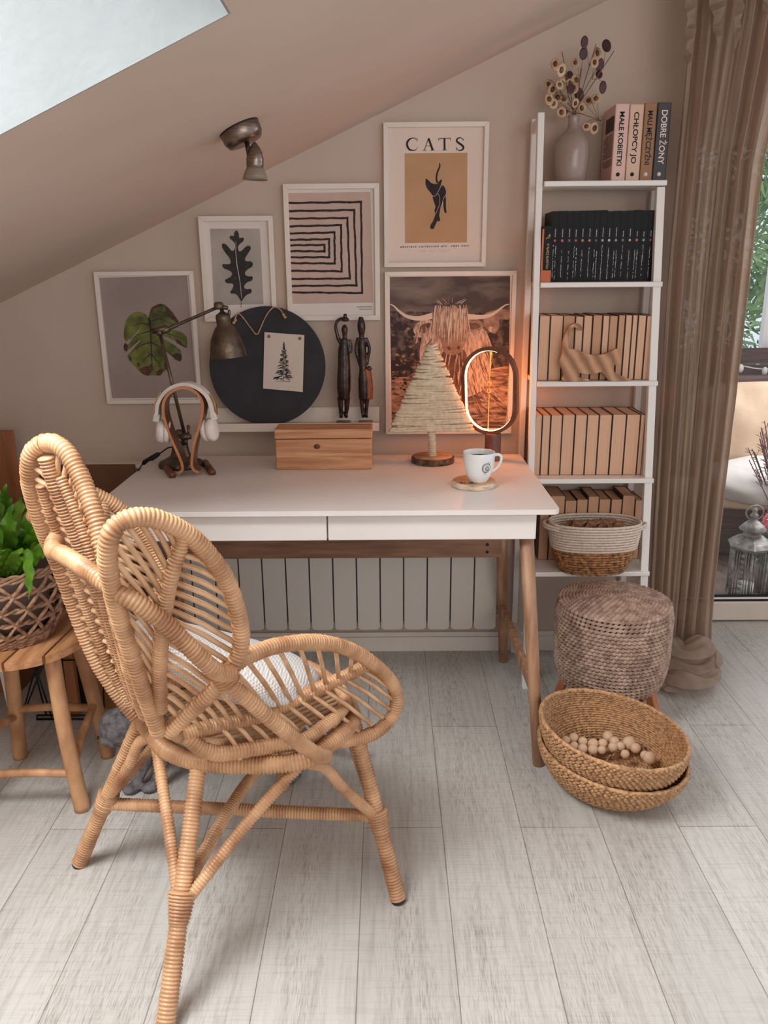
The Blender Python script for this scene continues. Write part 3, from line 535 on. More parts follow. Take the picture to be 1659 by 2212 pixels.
    for k in range(240):
        x = rnd.uniform(e[6][0], e[7][0]); z = rnd.uniform(e[6][2], e[7][2]-.02); l = rnd.uniform(.01,.035)
        if e[6][0]+.15 < x < e[5][0] and z > e[5][2]: continue
        y_ = -.0104+k*1e-6; stroke(a, [(x,y_,z),(x+l*.6,y_,z+.004),(x+l,y_,z+.001)], [.0005,.0022,.0005], mi=rnd.choice((2,6,4,5)))
    for k in range(120):
        x = rnd.uniform(e[6][0]+.002, e[6][0]+.09); z = rnd.uniform(e[6][2]+.12, e[8][2]-.01)
        r = rnd.uniform(.002,.005); poly(a, [(x+r*math.cos(t)*1.4,-.0104+k*1e-6,z+r*math.sin(t)) for t in (0,1.2,2.4,3.6,5)], rnd.choice((5,4,1)))
picture('cow_picture', 'largest white-framed photograph of a long-horned shaggy highland cow', -.006, .409, .793, 1.31, .0135, ['cowhill','cowdark','cowgrass','cowfur','cowshade','cowmid','hornlight'], art_cow)

# ---------------------------------------------------------------- round chalkboard on the ledge
bc = Vector((-.383,-.058,1.0225)); br_ = .1855
t = thing('round_board', 'round black board with a cord loop leaning on the picture ledge', 'board', (bc.x,-.06,.834))
cir = [(bc.x+br_*math.cos(a), -.060-.03*0, bc.z+br_*math.sin(a)) for a in [2*PI*k/72 for k in range(72)]]
tilt = lambda p: (p[0], -.078+(p[2]-.834)*.13, p[2])
build('panel', prism(MB(), [tilt(p) for p in cir], (0,.009,0)), 'chalk', t, bevel=.001)
M['cord'] = mat('jute_cord', srgb(160,122,92), srgb(196,156,122), rough=.8, scale=80)
def on_board(P, o=.004): return [(p[0], tilt(p)[1]-o, p[2]) for p in P]
mb = MB(); cp = on_board([(-0.481,-0.05,1.169),(-0.472,-0.05,1.186),(-0.46,-0.05,1.18),(-0.439,-0.05,1.152),(-0.417,-0.05,1.123),(-0.41,-0.05,1.123),(-0.4,-0.05,1.143),(-0.379,-0.05,1.183),(-0.356,-0.05,1.205),(-0.336,-0.05,1.197),(-0.327,-0.05,1.182)])
tube(mb, smooth_path(cp, .004), .0022, 8); ball(mb, on_board([(-0.479,-0.05,1.166)])[0], .005); ball(mb, on_board([(-0.327,-0.05,1.182)])[0], .005, mi=0)
tube(mb, on_board([(-0.479,-0.05,1.166),(-0.487,-0.05,1.155)]), [.003,.006], 6); tube(mb, on_board([(-0.327,-0.05,1.18),(-0.32,-0.05,1.171)]), [.003,.006], 6)
build('cord', mb, 'cord', t)
cd_ = on_board([(-0.388,-0.052,1.129),(-0.262,-0.052,1.119),(-0.271,-0.052,0.942),(-0.398,-0.052,0.954)], .0055)
M['cardw'] = mat('cream_card', srgb(206,192,180), srgb(212,199,187), rough=.8, scale=6); M['pin'] = mat('copper_pin', srgb(140,98,74), rough=.4, metal=.5)
c_ = thing('fir_card', 'small cream card with a black fir tree pinned on the round board', 'card', cd_[3])
build('card', prism(MB(), cd_, (0,.0015,0)), 'cardw', c_)
mb = MB(); rnd = random.Random(3); A = on_board([(-0.327,-0.052,1.097),(-0.332,-0.052,0.977),(-0.358,-0.052,0.98),(-0.304,-0.052,0.977)], .0062)
top, bot = Vector(A[0]), Vector(A[1]); wd = A[3][0]-A[2][0]
stroke(mb, [tuple(top), tuple(bot)], .0016)
for k in range(230):
    f = (k+1)/230; hw = wd*.62*(f**.9)*(.6+.5*abs(math.sin(f*22))); s = rnd.choice((-1,1)); l = rnd.uniform(.15,1)*hw
    p = top.lerp(bot, f*.95)-Vector((0,k*2e-6,0)); q = p+Vector((s*l, 0, -l*.25+.002)); st = p+Vector((s*l*rnd.uniform(.1,.6), 0, 0))
    stroke(mb, [tuple(st), tuple(q)], [.0022, .0006] if rnd.random()<.6 else [.001,.0028])
stroke(mb, [tuple(bot+Vector((-.026,0,0))), tuple(bot+Vector((.022,0,-.001)))], [.001,.002])
build('fir_drawing', mb, 'black', c_)
for p in on_board([(-0.374,-0.052,1.116),(-0.276,-0.052,1.109)], .006): build('pin', lathe(MB(), [(.005,0),(.0045,.002),(.002,.003)], p, 14, axis=(0,-1,0)), 'pin', c_)

# ---------------------------------------------------------------- carved figures
def figure(name, label, parts, base):
    mb = MB(); t = thing(name, label, 'figurine', (base[0], base[1], .834), 'carved figures on the picture ledge')
    for kind, P, R_ in parts:
        if kind == 't': tube(mb, smooth_path(P, .004), [R_[0]+(R_[-1]-R_[0])*0 for _ in smooth_path(P, .004)] if len(R_) == 1 else resamp(R_, len(smooth_path(P, .004))), 12)
        else: ball(mb, P[0], 1, *R_)
    o = build('body', mb, 'figure', t); meld(o, .0022); return t
def resamp(R_, n):
    return [R_[min(int(i/(n-1)*(len(R_)-1)), len(R_)-2)]*(1-(i/(n-1)*(len(R_)-1)-min(int(i/(n-1)*(len(R_)-1)), len(R_)-2)))+R_[min(int(i/(n-1)*(len(R_)-1)), len(R_)-2)+1]*(i/(n-1)*(len(R_)-1)-min(int(i/(n-1)*(len(R_)-1)), len(R_)-2)) for i in range(n)]
L1 = [(-0.144,-0.062,0.862),(-0.144,-0.062,0.863),(-0.152,-0.062,0.92),(-0.131,-0.062,0.92),(-0.154,-0.062,0.863),(-0.13,-0.062,0.863)]
f1 = figure('carved_figure', 'dark carved figure with one arm raised to its head, left of the pair', [
  ('t', [(-0.14,-0.062,0.917),(-0.139,-0.062,0.965),(-0.137,-0.062,1.024),(-0.137,-0.062,1.067),(-0.136,-0.062,1.099),(-0.136,-0.062,1.108)], [.0185,.0225,.022,.020,.019,.011]),
  ('t', [(-0.134,-0.062,1.099),(-0.133,-0.062,1.113),(-0.133,-0.062,1.122)], [.008,.007,.008]),
  ('b', [(-0.133,-0.062,1.135)], (.0105,.012,.018)),
  ('b', [(-0.13,-0.062,1.167)], (.013,.012,.007)), ('t', [(-0.136,-0.062,1.177),(-0.125,-0.062,1.177)], [.008,.008]),
  ('t', [(-0.153,-0.062,1.106),(-0.159,-0.062,1.131),(-0.161,-0.062,1.146),(-0.156,-0.062,1.162),(-0.144,-0.062,1.17),(-0.136,-0.062,1.17)], [.0065,.006,.0055,.005,.005,.005]),
  ('t', [(-0.153,-0.062,1.106),(-0.143,-0.062,1.096)], [.007,.009]), ('t', [(-0.12,-0.062,1.105),(-0.116,-0.062,1.089),(-0.116,-0.062,1.064)], [.006,.007,.006]),
  ('t', [(-0.152,-0.062,0.923),(-0.151,-0.062,0.891),(-0.15,-0.062,0.862)], [.010,.008,.0055]), ('t', [(-0.129,-0.062,0.923),(-0.131,-0.062,0.89),(-0.135,-0.062,0.862)], [.010,.008,.0055]),
  ('b', [(-0.15,-0.068,0.861)], (.007,.014,.004)), ('b', [(-0.133,-0.068,0.861)], (.007,.014,.004))], (-.143,-.062))
b1 = [(-0.143,-0.062,0.856)][0]; build('plinth', box(MB(), b1[0]-.023, b1[0]+.023, -.082, -.045, .834, .846), 'figure', f1, bevel=.002)
f2 = figure('carved_figure', 'dark carved figure with a reddish skirt and hands at its waist, right of the pair', [
  ('t', [(-0.074,-0.062,0.917),(-0.074,-0.062,0.957),(-0.075,-0.062,0.994),(-0.077,-0.062,1.023),(-0.078,-0.062,1.052),(-0.079,-0.062,1.089),(-0.079,-0.062,1.106)], [.0185,.0195,.019,.013,.012,.013,.011]),
  ('t', [(-0.08,-0.062,1.103),(-0.08,-0.062,1.117),(-0.08,-0.062,1.127)], [.009,.008,.010]), ('t', [(-0.08,-0.062,1.127),(-0.08,-0.062,1.146),(-0.081,-0.062,1.163),(-0.081,-0.062,1.175)], [.011,.0135,.012,.007]),
  ('t', [(-0.09,-0.062,1.11),(-0.097,-0.062,1.084),(-0.097,-0.062,1.064),(-0.091,-0.062,1.041),(-0.087,-0.062,1.026)], [.007,.0055,.0055,.005,.005]), ('t', [(-0.068,-0.062,1.11),(-0.058,-0.062,1.088),(-0.056,-0.062,1.07),(-0.061,-0.062,1.045),(-0.064,-0.062,1.026)], [.007,.0055,.0055,.005,.005]),
  ('t', [(-0.068,-0.074,1.016),(-0.056,-0.074,1.013),(-0.047,-0.074,1.016)], [.005,.006,.003]), ('t', [(-0.061,-0.074,1.024),(-0.053,-0.074,1.019)], [.003,.003]),
  ('t', [(-0.083,-0.062,0.923),(-0.082,-0.062,0.89),(-0.079,-0.062,0.861)], [.008,.006,.005]), ('t', [(-0.065,-0.062,0.923),(-0.067,-0.062,0.89),(-0.069,-0.062,0.861)], [.008,.006,.005]),
  ('b', [(-0.079,-0.068,0.861)], (.006,.012,.004)), ('b', [(-0.067,-0.068,0.861)], (.006,.012,.004))], (-.07,-.062))
b2 = [(-0.071,-0.062,0.855)][0]; build('plinth', box(MB(), b2[0]-.023, b2[0]+.023, -.082, -.045, .834, .846), 'figurered', f2, bevel=.002)
sk = MB(); P = [(-0.064,-0.068,1.015),(-0.058,-0.068,0.965),(-0.059,-0.068,0.918)]
tube(sk, smooth_path(P, .005), [.009,.0105,.0135,.0135] if False else .0125, 12, flat=.8); build('skirt_panel', sk, 'figurered', f2)

# ---------------------------------------------------------------- pine box
t = thing('pine_box', 'lidded plain pine box with a dark knot on its front', 'box', (-.188,-.29,.75))
build('body', box(MB(), -.329, -.047, -.338, -.245, .75, .842), 'pine', t, bevel=.003)
build('lid', box(MB(), -.331, -.045, -.341, -.242, .8435, .871), 'pine', t, bevel=.004)
M['knot'] = mat('wood_knot', srgb(84,40,22), srgb(120,64,36), rough=.5, scale=60)
k_ = [(-0.207,-0.338,0.82)][0]; build('knot', lathe(MB(), [(.0001,.0012),(.006,.001),(.0075,.0)], k_, 20, axis=(0,-1,0), sx=1.3), 'knot', t)

# ---------------------------------------------------------------- yarn tree
M['yarn'] = mat('cream_yarn', srgb(206,186,158), srgb(230,212,184), rough=.9, scale=90, bump=.6, bscale=260)
M['bark'] = mat('dark_bark', srgb(66,44,32), srgb(128,96,74), rough=.9, scale=60, bump=.9, bscale=90)
M['slice'] = mat('cut_wood', srgb(176,126,88), srgb(204,158,120), rough=.7, scale=30)
cb = Vector((.138,-.245,.75)); t = thing('yarn_tree', 'cream yarn-wrapped flat Christmas tree on a bark-edged wood slice', 'ornament', cb)
sl = build('wood_slice', lathe(MB(), [(.001,0),(.064,0),(.066,.003),(.065,.017),(.063,.019)], cb, 48), 'bark', t)
build('slice_face', lathe(MB(), [(.0001,.0),(.0605,.0),(.0605,.0008),(.0001,.001)], cb+Vector((0,0,.019)), 48), 'slice', t)
mb = MB(); zz = .7715; wrapped(mb, [(cb.x-.001,cb.y,zz-.003),(cb.x-.005,cb.y,.848)], .0125, .006, 12, depth=.25); build('trunk', mb, 'yarn', t)
mb = MB(); z = .850; k = 0; tip = 1.112; rnd = random.Random(5)
while z < tip-.008:
    f = (z-.85)/(tip-.85); hw = .119*(1-f)+.006; cx = cb.x-.005*(1-f)-.006*f; tl = rnd.uniform(-.004,.004); r = .0046+rnd.uniform(-.0006,.0006)
    ring = [(cx+hw*math.cos(a)*1.0, cb.y+.011*math.sin(a)*(1 if abs(math.cos(a))<.98 else .9), z+tl*math.cos(a)+.002*math.sin(a*3+k)*.5) for a in [2*PI*j/40 for j in range(40)]]
    tube(mb, ring, r, 8, closed=True); z += .0073+rnd.uniform(-.0008,.0006); k += 1
wrapped(mb, [(cx-.001,cb.y,tip-.022),(cx+.001,cb.y,tip+.003)], .006, .005, 10, R2=.002)
prism(mb, [(cb.x-.115,cb.y-.004,.848),(cb.x+.110,cb.y-.004,.848),(cx,cb.y-.004,tip-.01)], (0,.008,0)); build('yarn_wrap', mb, 'yarn', t)

# ---------------------------------------------------------------- oval lamp
M['lampwood'] = mat('walnut_lamp_frame', srgb(98,58,42), srgb(128,80,60), rough=.45, scale=20)
M['led'] = mat('warm_light_strip', srgb(255,190,130), emis=(srgb(255,150,80), 40), rough=.5)
lc = Vector((.312,-.215,0)); lz0, lz1 = .835, 1.088; hw = .082; ra = math.radians(26)
def yaw_ring(mb):
    mb.v = [(lc.x+(v[0]-lc.x)*math.cos(ra)+(v[1]-lc.y)*math.sin(ra), lc.y-(v[0]-lc.x)*math.sin(ra)+(v[1]-lc.y)*math.cos(ra), v[2]) for v in mb.v]; return mb
t = thing('oval_lamp', 'lit oval ring lamp of dark wood glowing warm orange', 'lamp', (lc.x+.012, lc.y, .75))
def oval(hw, z0, z1, n=20):
    out = []; r = hw
    for k in range(n+1): a = PI*k/n; out.append((lc.x+r*math.cos(a)-.004, lc.y, z1-r+r*math.sin(a)))
    for k in range(n+1): a = PI+PI*k/n; out.append((lc.x+r*math.cos(a)+.000, lc.y, z0+r+r*math.sin(a)))
    return out
def ribbon(mb, P, tk, wy):   # rectangular section loop in the x-z plane
    n = len(P); C_ = Vector((lc.x,lc.y,(lz0+lz1)/2)); vs = []
    for i in range(n):
        a, b_ = Vector(P[i-1]), Vector(P[(i+1)%n]); d = (b_-a).normalized(); nrm = Vector((d.z,0,-d.x))
        p = Vector(P[i])
        vs += [p+nrm*tk/2+Vector((0,-wy/2,0)), p+nrm*tk/2+Vector((0,wy/2,0)), p-nrm*tk/2+Vector((0,wy/2,0)), p-nrm*tk/2+Vector((0,-wy/2,0))]
    fs = []
    for i in range(n):
        j = (i+1)%n
        for k in range(4): l = (k+1)%4; fs.append((4*i+k, 4*i+l, 4*j+l, 4*j+k))
    mb.add(vs, fs, 0, False)
mb = MB(); ribbon(mb, oval(hw, lz0, lz1), .0110, .022); build('ring', yaw_ring(mb), 'lampwood', t)
mb = MB(); ribbon(mb, oval(hw-.0058, lz0+.0058, lz1-.0058), .0014, .012); build('light_strip', yaw_ring(mb), 'led', t)
mb = MB(); lathe(mb, [(.001,0),(.028,0),(.028,.003),(.0245,.006),(.0245,.080),(.023,.083),(.0001,.083)], (lc.x+.012,lc.y,.75), 32); build('base', mb, 'lampwood', t)
M['thread'] = mat('orange_cord', srgb(236,150,90), rough=.6)  # one even orange colour for the hanging cord
mb = MB(); tube(mb, [(lc.x-.002,lc.y,lz1-.01),(lc.x-.004,lc.y,.990)], .0011, 6); tube(mb, [(lc.x-.004,lc.y,.958),(lc.x-.004,lc.y,lz0+.01)], .0011, 6); build('cord', mb, 'thread', t)
for z in (.984,.962): build('magnet_ball', ball(MB(), (lc.x-.004,lc.y,z), .0075), 'oakleg', t)

# ---------------------------------------------------------------- cup on coaster
M['birch'] = mat('birch_bark', srgb(176,146,118), srgb(226,204,180), rough=.8, scale=40, stretch=(1,1,4), bump=.5, contrast=(.3,.6))
cc = Vector((.234,-.536,.75)); t = thing('birch_coaster', 'round birch slice coaster under the white cup', 'coaster', cc)
build('rim', lathe(MB(), [(.001,0),(.060,0),(.0612,.003),(.0605,.013),(.058,.0155),(.057,.0158)], cc, 48), 'birch', t)
build('cut_face', lathe(MB(), [(.0001,.0),(.0575,.0),(.057,.0006),(.0001,.0008)], cc+Vector((0,0,.0158)), 48), 'slice', t)
mb = MB(); rnd = random.Random(9)
for k in range(26):
    x = cc.x-.042+rnd.random()*.045; y = cc.y-.032+(x-cc.x+.042)*(-.12)+rnd.uniform(-.006,.006); a = rnd.uniform(-.9,.9); l = rnd.uniform(.004,.009)
    stroke(mb, [(x,y,cc.z+.0172),(x+l*math.cos(a),y+l*math.sin(a),cc.z+.0172)], [.0028,.001], nrm=(0,0,1))
build('burnt_drawing', mb, 'black', t)
uc = Vector((.244,-.552,.767)); t = thing('coffee_cup', 'white cup with a small black round emblem, on the birch coaster', 'cup', uc)
prof = [(.0001,.002),(.019,.001),(.0225,0),(.0235,.003),(.029,.010),(.035,.024),(.0395,.042),(.0418,.062),(.0427,.080),(.0420,.0812),(.0408,.080),(.0385,.050),(.033,.022),(.020,.008),(.0001,.006)]
build('bowl', lathe(MB(), prof, uc, 48), 'ceramic', t)
mb = MB(); hp = [uc+Vector(v) for v in ((.038,.010,.068),(.052,.014,.070),(.061,.016,.064),(.060,.015,.050),(.050,.013,.034),(.034,.009,.024))]
tube(mb, smooth_path(hp, .003), .0042, 12, flat=.8); build('handle', mb, 'ceramic', t)
M['coffee'] = mat('coffee', srgb(120,92,74), rough=.3)
build('coffee', lathe(MB(), [(.0001,0),(.0398,0)], uc+Vector((0,0,.066)), 40), 'coffee', t)
mb = MB(); rad = lambda z: .0395+(z-.042)*.1
def oncup(u, v):   # u metres round the wall, v height
    a = math.radians(-66)+u/.0405; r = (.0395+(v-.042)*.115 if v > .042 else .0395-(.042-v)*.25)+.0004
    return uc+Vector((r*math.cos(a), r*math.sin(a), v))
def cupstroke(P, w_):
    for i in range(len(P)-1):
        (u0,v0),(u1,v1) = P[i],P[i+1]; d = Vector((u1-u0,v1-v0,0)); 
        if d.length < 1e-7: continue
        n_ = Vector((-d.y,d.x,0)).normalized()*w_/2
        mb.add([oncup(u0+n_.x,v0+n_.y),oncup(u1+n_.x,v1+n_.y),oncup(u1-n_.x,v1-n_.y),oncup(u0-n_.x,v0-n_.y)],[(0,1,2,3)],0,False)
c0, v0 = 0.0, .044
cupstroke([(c0+.0125*math.cos(a), v0+.0125*math.sin(a)) for a in [2*PI*k/36 for k in range(37)]], .0016)
cupstroke([(c0+.0095*math.cos(a), v0+.0095*math.sin(a)) for a in [2*PI*k/30*.75+1 for k in range(31)]], .0010)
cupstroke([(c0+.002+.0055*math.cos(a), v0-.001+.0055*math.sin(a)) for a in [2*PI*k/24 for k in range(25)]], .0014)
cupstroke([(c0+.002+.0025*math.cos(a), v0-.001+.0025*math.sin(a)) for a in [2*PI*k/24 for k in range(25)]], .0012)
for a in (.9,1.25,-1.9,-1.6): cupstroke([(c0+.0135*math.cos(a), v0+.0135*math.sin(a)),(c0+.0185*math.cos(a+.05), v0+.0185*math.sin(a+.05))], .0009)
build('emblem', mb, 'black', t)

# ---------------------------------------------------------------- desk lamp
lb = Vector((-.622,-.285,.75)); t = thing('desk_lamp', 'jointed dark bronze desk lamp with a bell shade', 'lamp', lb)
mb = MB(); pts = []
for k in range(64):
    a = 2*PI*k/64; pts.append((lb.x+.072*math.cos(a)*(1+.05*math.cos(6*a)), lb.y+.060*math.sin(a)*(1+.05*math.cos(6*a)), .75))
lathe(mb, [(.068,0),(.071,.006),(.066,.016),(.050,.024),(.032,.034),(.026,.052),(.024,.068),(.015,.074),(.009,.080),(.007,.095),(.012,.100),(.013,.108),(.007,.113),(.0001,.114)], lb, 12, sx=1.0, sy=.85, smooth=False)
build('base', mb, 'bronze', t)
J0 = [(-0.605,-0.285,0.842)][0]; J1 = [(-0.655,-0.285,1.147)][0]; J2 = [(-0.478,-0.285,1.218)][0]; JT = [(-0.454,-0.285,1.205)][0]
mb = MB(); ball(mb, J0, .014, 1.1,.9,.9); tube(mb, [(J0[0],J0[1],J0[2]-.03),J0], [.006,.008], 10); tube(mb, [(J0[0]-.018,J0[1],J0[2]),(J0[0]+.018,J0[1],J0[2])], .008, 12)
tube(mb, [(J0[0]+.010,J0[1],J0[2]+.004),(J0[0]+.012,J0[1],J0[2]+.028)], [.0035,.0045], 8); ball(mb, (J0[0]+.012,J0[1],J0[2]+.03), .0055); build('lower_joint', mb, 'bronze', t)
build('lower_arm', tube(MB(), [J0,J1], .0052, 12), 'bronze', t)
mb = MB(); ball(mb, J1, .011); tube(mb, [(J1[0]-.02,J1[1],J1[2]+.004),(J1[0]+.022,J1[1],J1[2]+.012)], .009, 12); build('elbow_joint', mb, 'bronze', t)
v_ = (Vector(J2)-Vector(J1)).normalized()
mb = MB(); tube(mb, [J1, Vector(J1)+v_*.03, Vector(J1)+v_*.0301, Vector(J1)+v_*.055, Vector(J1)+v_*.0551, J2], [.009,.009,.0065,.0065,.0048,.0048], 12); build('upper_arm', mb, 'bronze', t)
mb = MB(); lathe(mb, [(.010,0),(.014,.004),(.014,.016),(.009,.021)], (J2[0]-.002,J2[1],J2[2]-.008), 8); tube(mb, [J2,(JT[0],J2[1],J2[2]-.004)], .006, 8); ball(mb, (JT[0]+.003,J2[1],JT[2]-.004), .006,.8,.8,1.5); build('head_joint', mb, 'bronze', t)
ax = (Vector([(-0.457,-0.285,1.057)][0])-Vector([(-0.469,-0.285,1.195)][0])); ln = ax.length; ax.normalize()
s0 = Vector([(-0.471,-0.285,1.2)][0])
pf = [(.004,-.018),(.006,-.004),(.012,0),(.0195,.004),(.021,.012),(.0205,.034),(.027,.040),(.034,.052),(.044,.072),(.050,.100),(.0515,.122),(.0535,.126),(.0505,.126),(.049,.118),(.047,.095),(.040,.070),(.028,.050),(.018,.036),(.016,.010),(.0001,.008)]
build('shade', lathe(MB(), pf, s0, 48, axis=ax), 'bronze', t)
M['bulb'] = mat('frosted_bulb', srgb(236,226,214), rough=.3)
build('bulb', ball(MB(), s0+ax*.098, .030), 'bulb', t)
mb = MB(); cp = [Vector(p) for p in [(-0.642,-0.168,0.757)]]+[Vector(p) for p in [(-0.672,-0.2,0.792),(-0.71,-0.2,0.772)]]
tube(mb, smooth_path(cp, .008), .0022, 8); a_, b__ = [(-0.71,-0.2,0.773),(-0.766,-0.2,0.74)]; build_cord = mb
tube(mb, [a_, b__], .0022, 8); tube(mb, smooth_path([b__]+[(-0.743,-0.302,0.752),(-0.738,-0.338,0.752)]+[(-0.761,-0.3,0.723),(-0.771,-0.3,0.68),(-0.781,-0.3,0.607),(-0.794,-0.3,0.502)], .01), .0022, 8); build('power_cord', mb, 'dark', t)
build('cord_switch', tube(MB(), [Vector(a_).lerp(Vector(b__),-.0), Vector(a_).lerp(Vector(b__),.12), Vector(a_).lerp(Vector(b__),.88), b__], [.004,.0075,.0085,.005], 10, flat=.8), 'dark', t)

# ---------------------------------------------------------------- headphone stand and headphones
hc = Vector((-.566,-.40,0)); t = thing('headphone_stand', 'bent walnut omega-shaped headphone stand on two dowels', 'stand', (hc.x,hc.y,.75))
hy = -.385
cen_ = at(smooth_path([(-0.604,-0.385,0.76),(-0.591,-0.385,0.766),(-0.587,-0.385,0.779),(-0.593,-0.385,0.805),(-0.61,-0.385,0.852),(-0.622,-0.385,0.893),(-0.629,-0.385,0.933),(-0.625,-0.385,0.966),(-0.609,-0.385,0.988),(-0.584,-0.385,1.002),(-0.566,-0.385,1.004),(-0.546,-0.385,0.999),(-0.528,-0.385,0.985),(-0.518,-0.385,0.964),(-0.52,-0.385,0.932),(-0.532,-0.385,0.892),(-0.547,-0.385,0.852),(-0.557,-0.385,0.811),(-0.56,-0.385,0.784),(-0.556,-0.385,0.77),(-0.542,-0.385,0.762)], .006), hy)
def strip(mb, P, tk, wy, mi_face=0, mi_edge=1):
    n = len(P); vs = []
    for i in range(n):
        a, b_ = Vector(P[max(i-1,0)]), Vector(P[min(i+1,n-1)]); d = (b_-a).normalized(); nr = Vector((d.z,0,-d.x)); p = Vector(P[i])
        vs += [p+nr*tk/2+Vector((0,-wy/2,0)), p+nr*tk/2+Vector((0,wy/2,0)), p-nr*tk/2+Vector((0,wy/2,0)), p-nr*tk/2+Vector((0,-wy/2,0))]
    for i in range(n-1):
        for k in range(4):
            l = (k+1)%4; mb.add([vs[4*i+k],vs[4*i+l],vs[4*i+4+l],vs[4*i+4+k]], [(0,1,2,3)], mi_edge if k in (1,3) else mi_face, False)
    mb.add(vs[:4], [(0,1,2,3)], mi_edge, False); mb.add(vs[-4:], [(0,1,2,3)], mi_edge, False)
mb = MB(); strip(mb, cen_, .0075, .055); build('bent_frame', mb, ['walnut','walnutedge'], t)
for p, q_ in (([(-0.614,-0.428,0.758)][0], [(-0.674,-0.287,0.758)][0]), ([(-0.506,-0.398,0.758)][0], [(-0.555,-0.266,0.758)][0])):
    build('dowel', tube(MB(), [p, q_], .0105, 20), 'walnut', t)
t = thing('headphones', 'white over-ear headphones hanging on the walnut stand', 'headphones', (hc.x,hc.y,.85))
hb = at(smooth_path([(-0.652,-0.385,0.926),(-0.646,-0.385,0.957),(-0.628,-0.385,0.985),(-0.6,-0.385,1.005),(-0.567,-0.385,1.012),(-0.535,-0.385,1.004),(-0.509,-0.385,0.982),(-0.497,-0.385,0.952),(-0.494,-0.385,0.925)], .006), hy)
mb = MB(); strip(mb, hb, .010, .036, 0, 0); build('headband', mb, 'white_leather', t, bevel=.002)
mb = MB(); strip(mb, at(smooth_path([(-0.663,-0.385,0.926),(-0.655,-0.385,0.962),(-0.635,-0.385,0.992)], .006), hy), .003, .014, 0, 0); build('slider', mb, 'gold', t); mb = MB(); strip(mb, at(smooth_path([(-0.498,-0.385,0.984),(-0.486,-0.385,0.955),(-0.485,-0.385,0.925)], .006), hy), .003, .014, 0, 0); build('slider', mb, 'gold', t)
for s, P, tl in ((-1, [(-0.645,-0.385,0.877)][0], .12), (1, [(-0.504,-0.385,0.881)][0], -.12)):
    ax = Vector((s*1.0, -.15, s*tl*-1)).normalized()
    e = build('ear_cup', lathe(MB(), [(.0001,.018),(.024,.017),(.031,.012),(.0335,.004),(.0335,-.004),(.031,-.006),(.0001,-.006)], P, 36, axis=ax, sx=.85, sy=1.15) if False else tube(MB(), [Vector(P)+ax*k for k in (-.008,-.006,.004,.011,.0155,.017)], [.028,.033,.034,.0315,.024,.010], 36), 'white_leather', t)
    build('ear_pad', tube(MB(), [Vector(P)+ax*k for k in (-.024,-.022,-.014,-.008)], [.024,.030,.0325,.031], 36), 'white_leather', t)
    build('yoke', obox(MB(), Vector(P)+Vector((s*.010,0,.040)), (.0085,0,s*.002), (0,.011,0), (-s*.003,0,.011)), 'white', t, bevel=.002)

# ---------------------------------------------------------------- ceiling spotlight
sp = Vector([(-0.334,-0.68,1.619)][0]); nn_ = Vector((.4066,0,-.9136)); base_c = Vector((-.331,-.675,zc(-.331)))
t = thing('ceiling_spotlight', 'brushed metal spotlight on the sloping ceiling', 'spotlight', base_c)
mb = MB(); lathe(mb, [(.046,0),(.047,.004),(.0465,.022),(.040,.034),(.0001,.034)], base_c, 40, axis=nn_); build('canopy', mb, 'pewter', t)
mb = MB(); lathe(mb, [(.0475,0),(.0475,.003)], base_c, 40, axis=nn_); build('gasket', mb, 'dark', t)
h0 = Vector([(-0.293,-0.7,1.592)][0]); h1 = Vector([(-0.296,-0.7,1.511)][0]); ax = (h1-h0).normalized(); L_ = (h1-h0).length
mb = MB(); tube(mb, [base_c+nn_*.03+Vector((.004,0,0)), h0+ax*(L_*.45)+Vector((-.012,0,0))], .0055, 12); build('arm', mb, 'pewter', t)
build('head', lathe(MB(), [(.0001,0),(.005,.004),(.011,.012),(.0165,.022),(.0195,.036),(.0195,.050),(.018,.056)], h0, 32, axis=ax), 'pewter', t)
M['frost'] = mat('frosted_glass_shade', srgb(128,112,98), srgb(142,126,112), rough=.45, scale=30)
build('shade', lathe(MB(), [(.0185,.054),(.0215,.060),(.026,.070),(.0285,L_-.001),(.0265,L_-.001),(.0235,.070),(.017,.056)], h0, 36, axis=ax), 'frost', t)

# ---------------------------------------------------------------- bookshelf (open, deeper towards the floor)
yf = lambda z: -.296+.092*z          # front posts lean back
xr = lambda z: .828-.013*z
SH = [.396, .692, .988, 1.276, 1.557]   # tops of the five boards
bs = thing('bookshelf', 'narrow white open bookshelf with slanted front posts beside the curtain', 'bookshelf', (.63,-.15,0))
def post(x0, x1, fy, z1, w=.022):
    mb = MB(); 
    vs = [(x,fy(z)+d,z) for x in (x0,x1) for d in (0,w) for z in (0,z1)]
    mb.add(vs, [(0,1,3,2),(4,6,7,5),(0,4,5,1),(2,3,7,6),(0,2,6,4),(1,5,7,3)], 0, False); return mb
build('front_post', post(.434, .453, yf, 1.742), 'white', bs, bevel=.002)
mb = MB(); vs = [(xr(z)-(.024 if i==0 else 0), yf(z)+d, z) for i in (0,1) for d in (0,.022) for z in (0,1.54)]
mb.add(vs, [(0,1,3,2),(4,6,7,5),(0,4,5,1),(2,3,7,6),(0,2,6,4),(1,5,7,3)], 0, False); build('front_post', mb, 'white', bs, bevel=.002)
for x0 in (.434, .806): build('back_post', box(MB(), x0, x0+.019, -.034, -.012, 0, 1.742 if x0 < .5 else 1.54), 'white', bs, bevel=.002)
for x0 in (.434,.806): build('side_rail', box(MB(), x0+.002, x0+.017, yf(.1)+.02, -.03, .09, .12), 'white', bs)
build('side_rail', box(MB(), .436, .451, yf(1.72)+.02, -.03, 1.70, 1.73), 'white', bs)
for z in SH:
    y0 = yf(z)-.010; build('shelf', box(MB(), .4535 if z < 1.5 else .456, xr(z)+.002, y0, -.012, z-.015, z), 'white', bs, bevel=.0025)

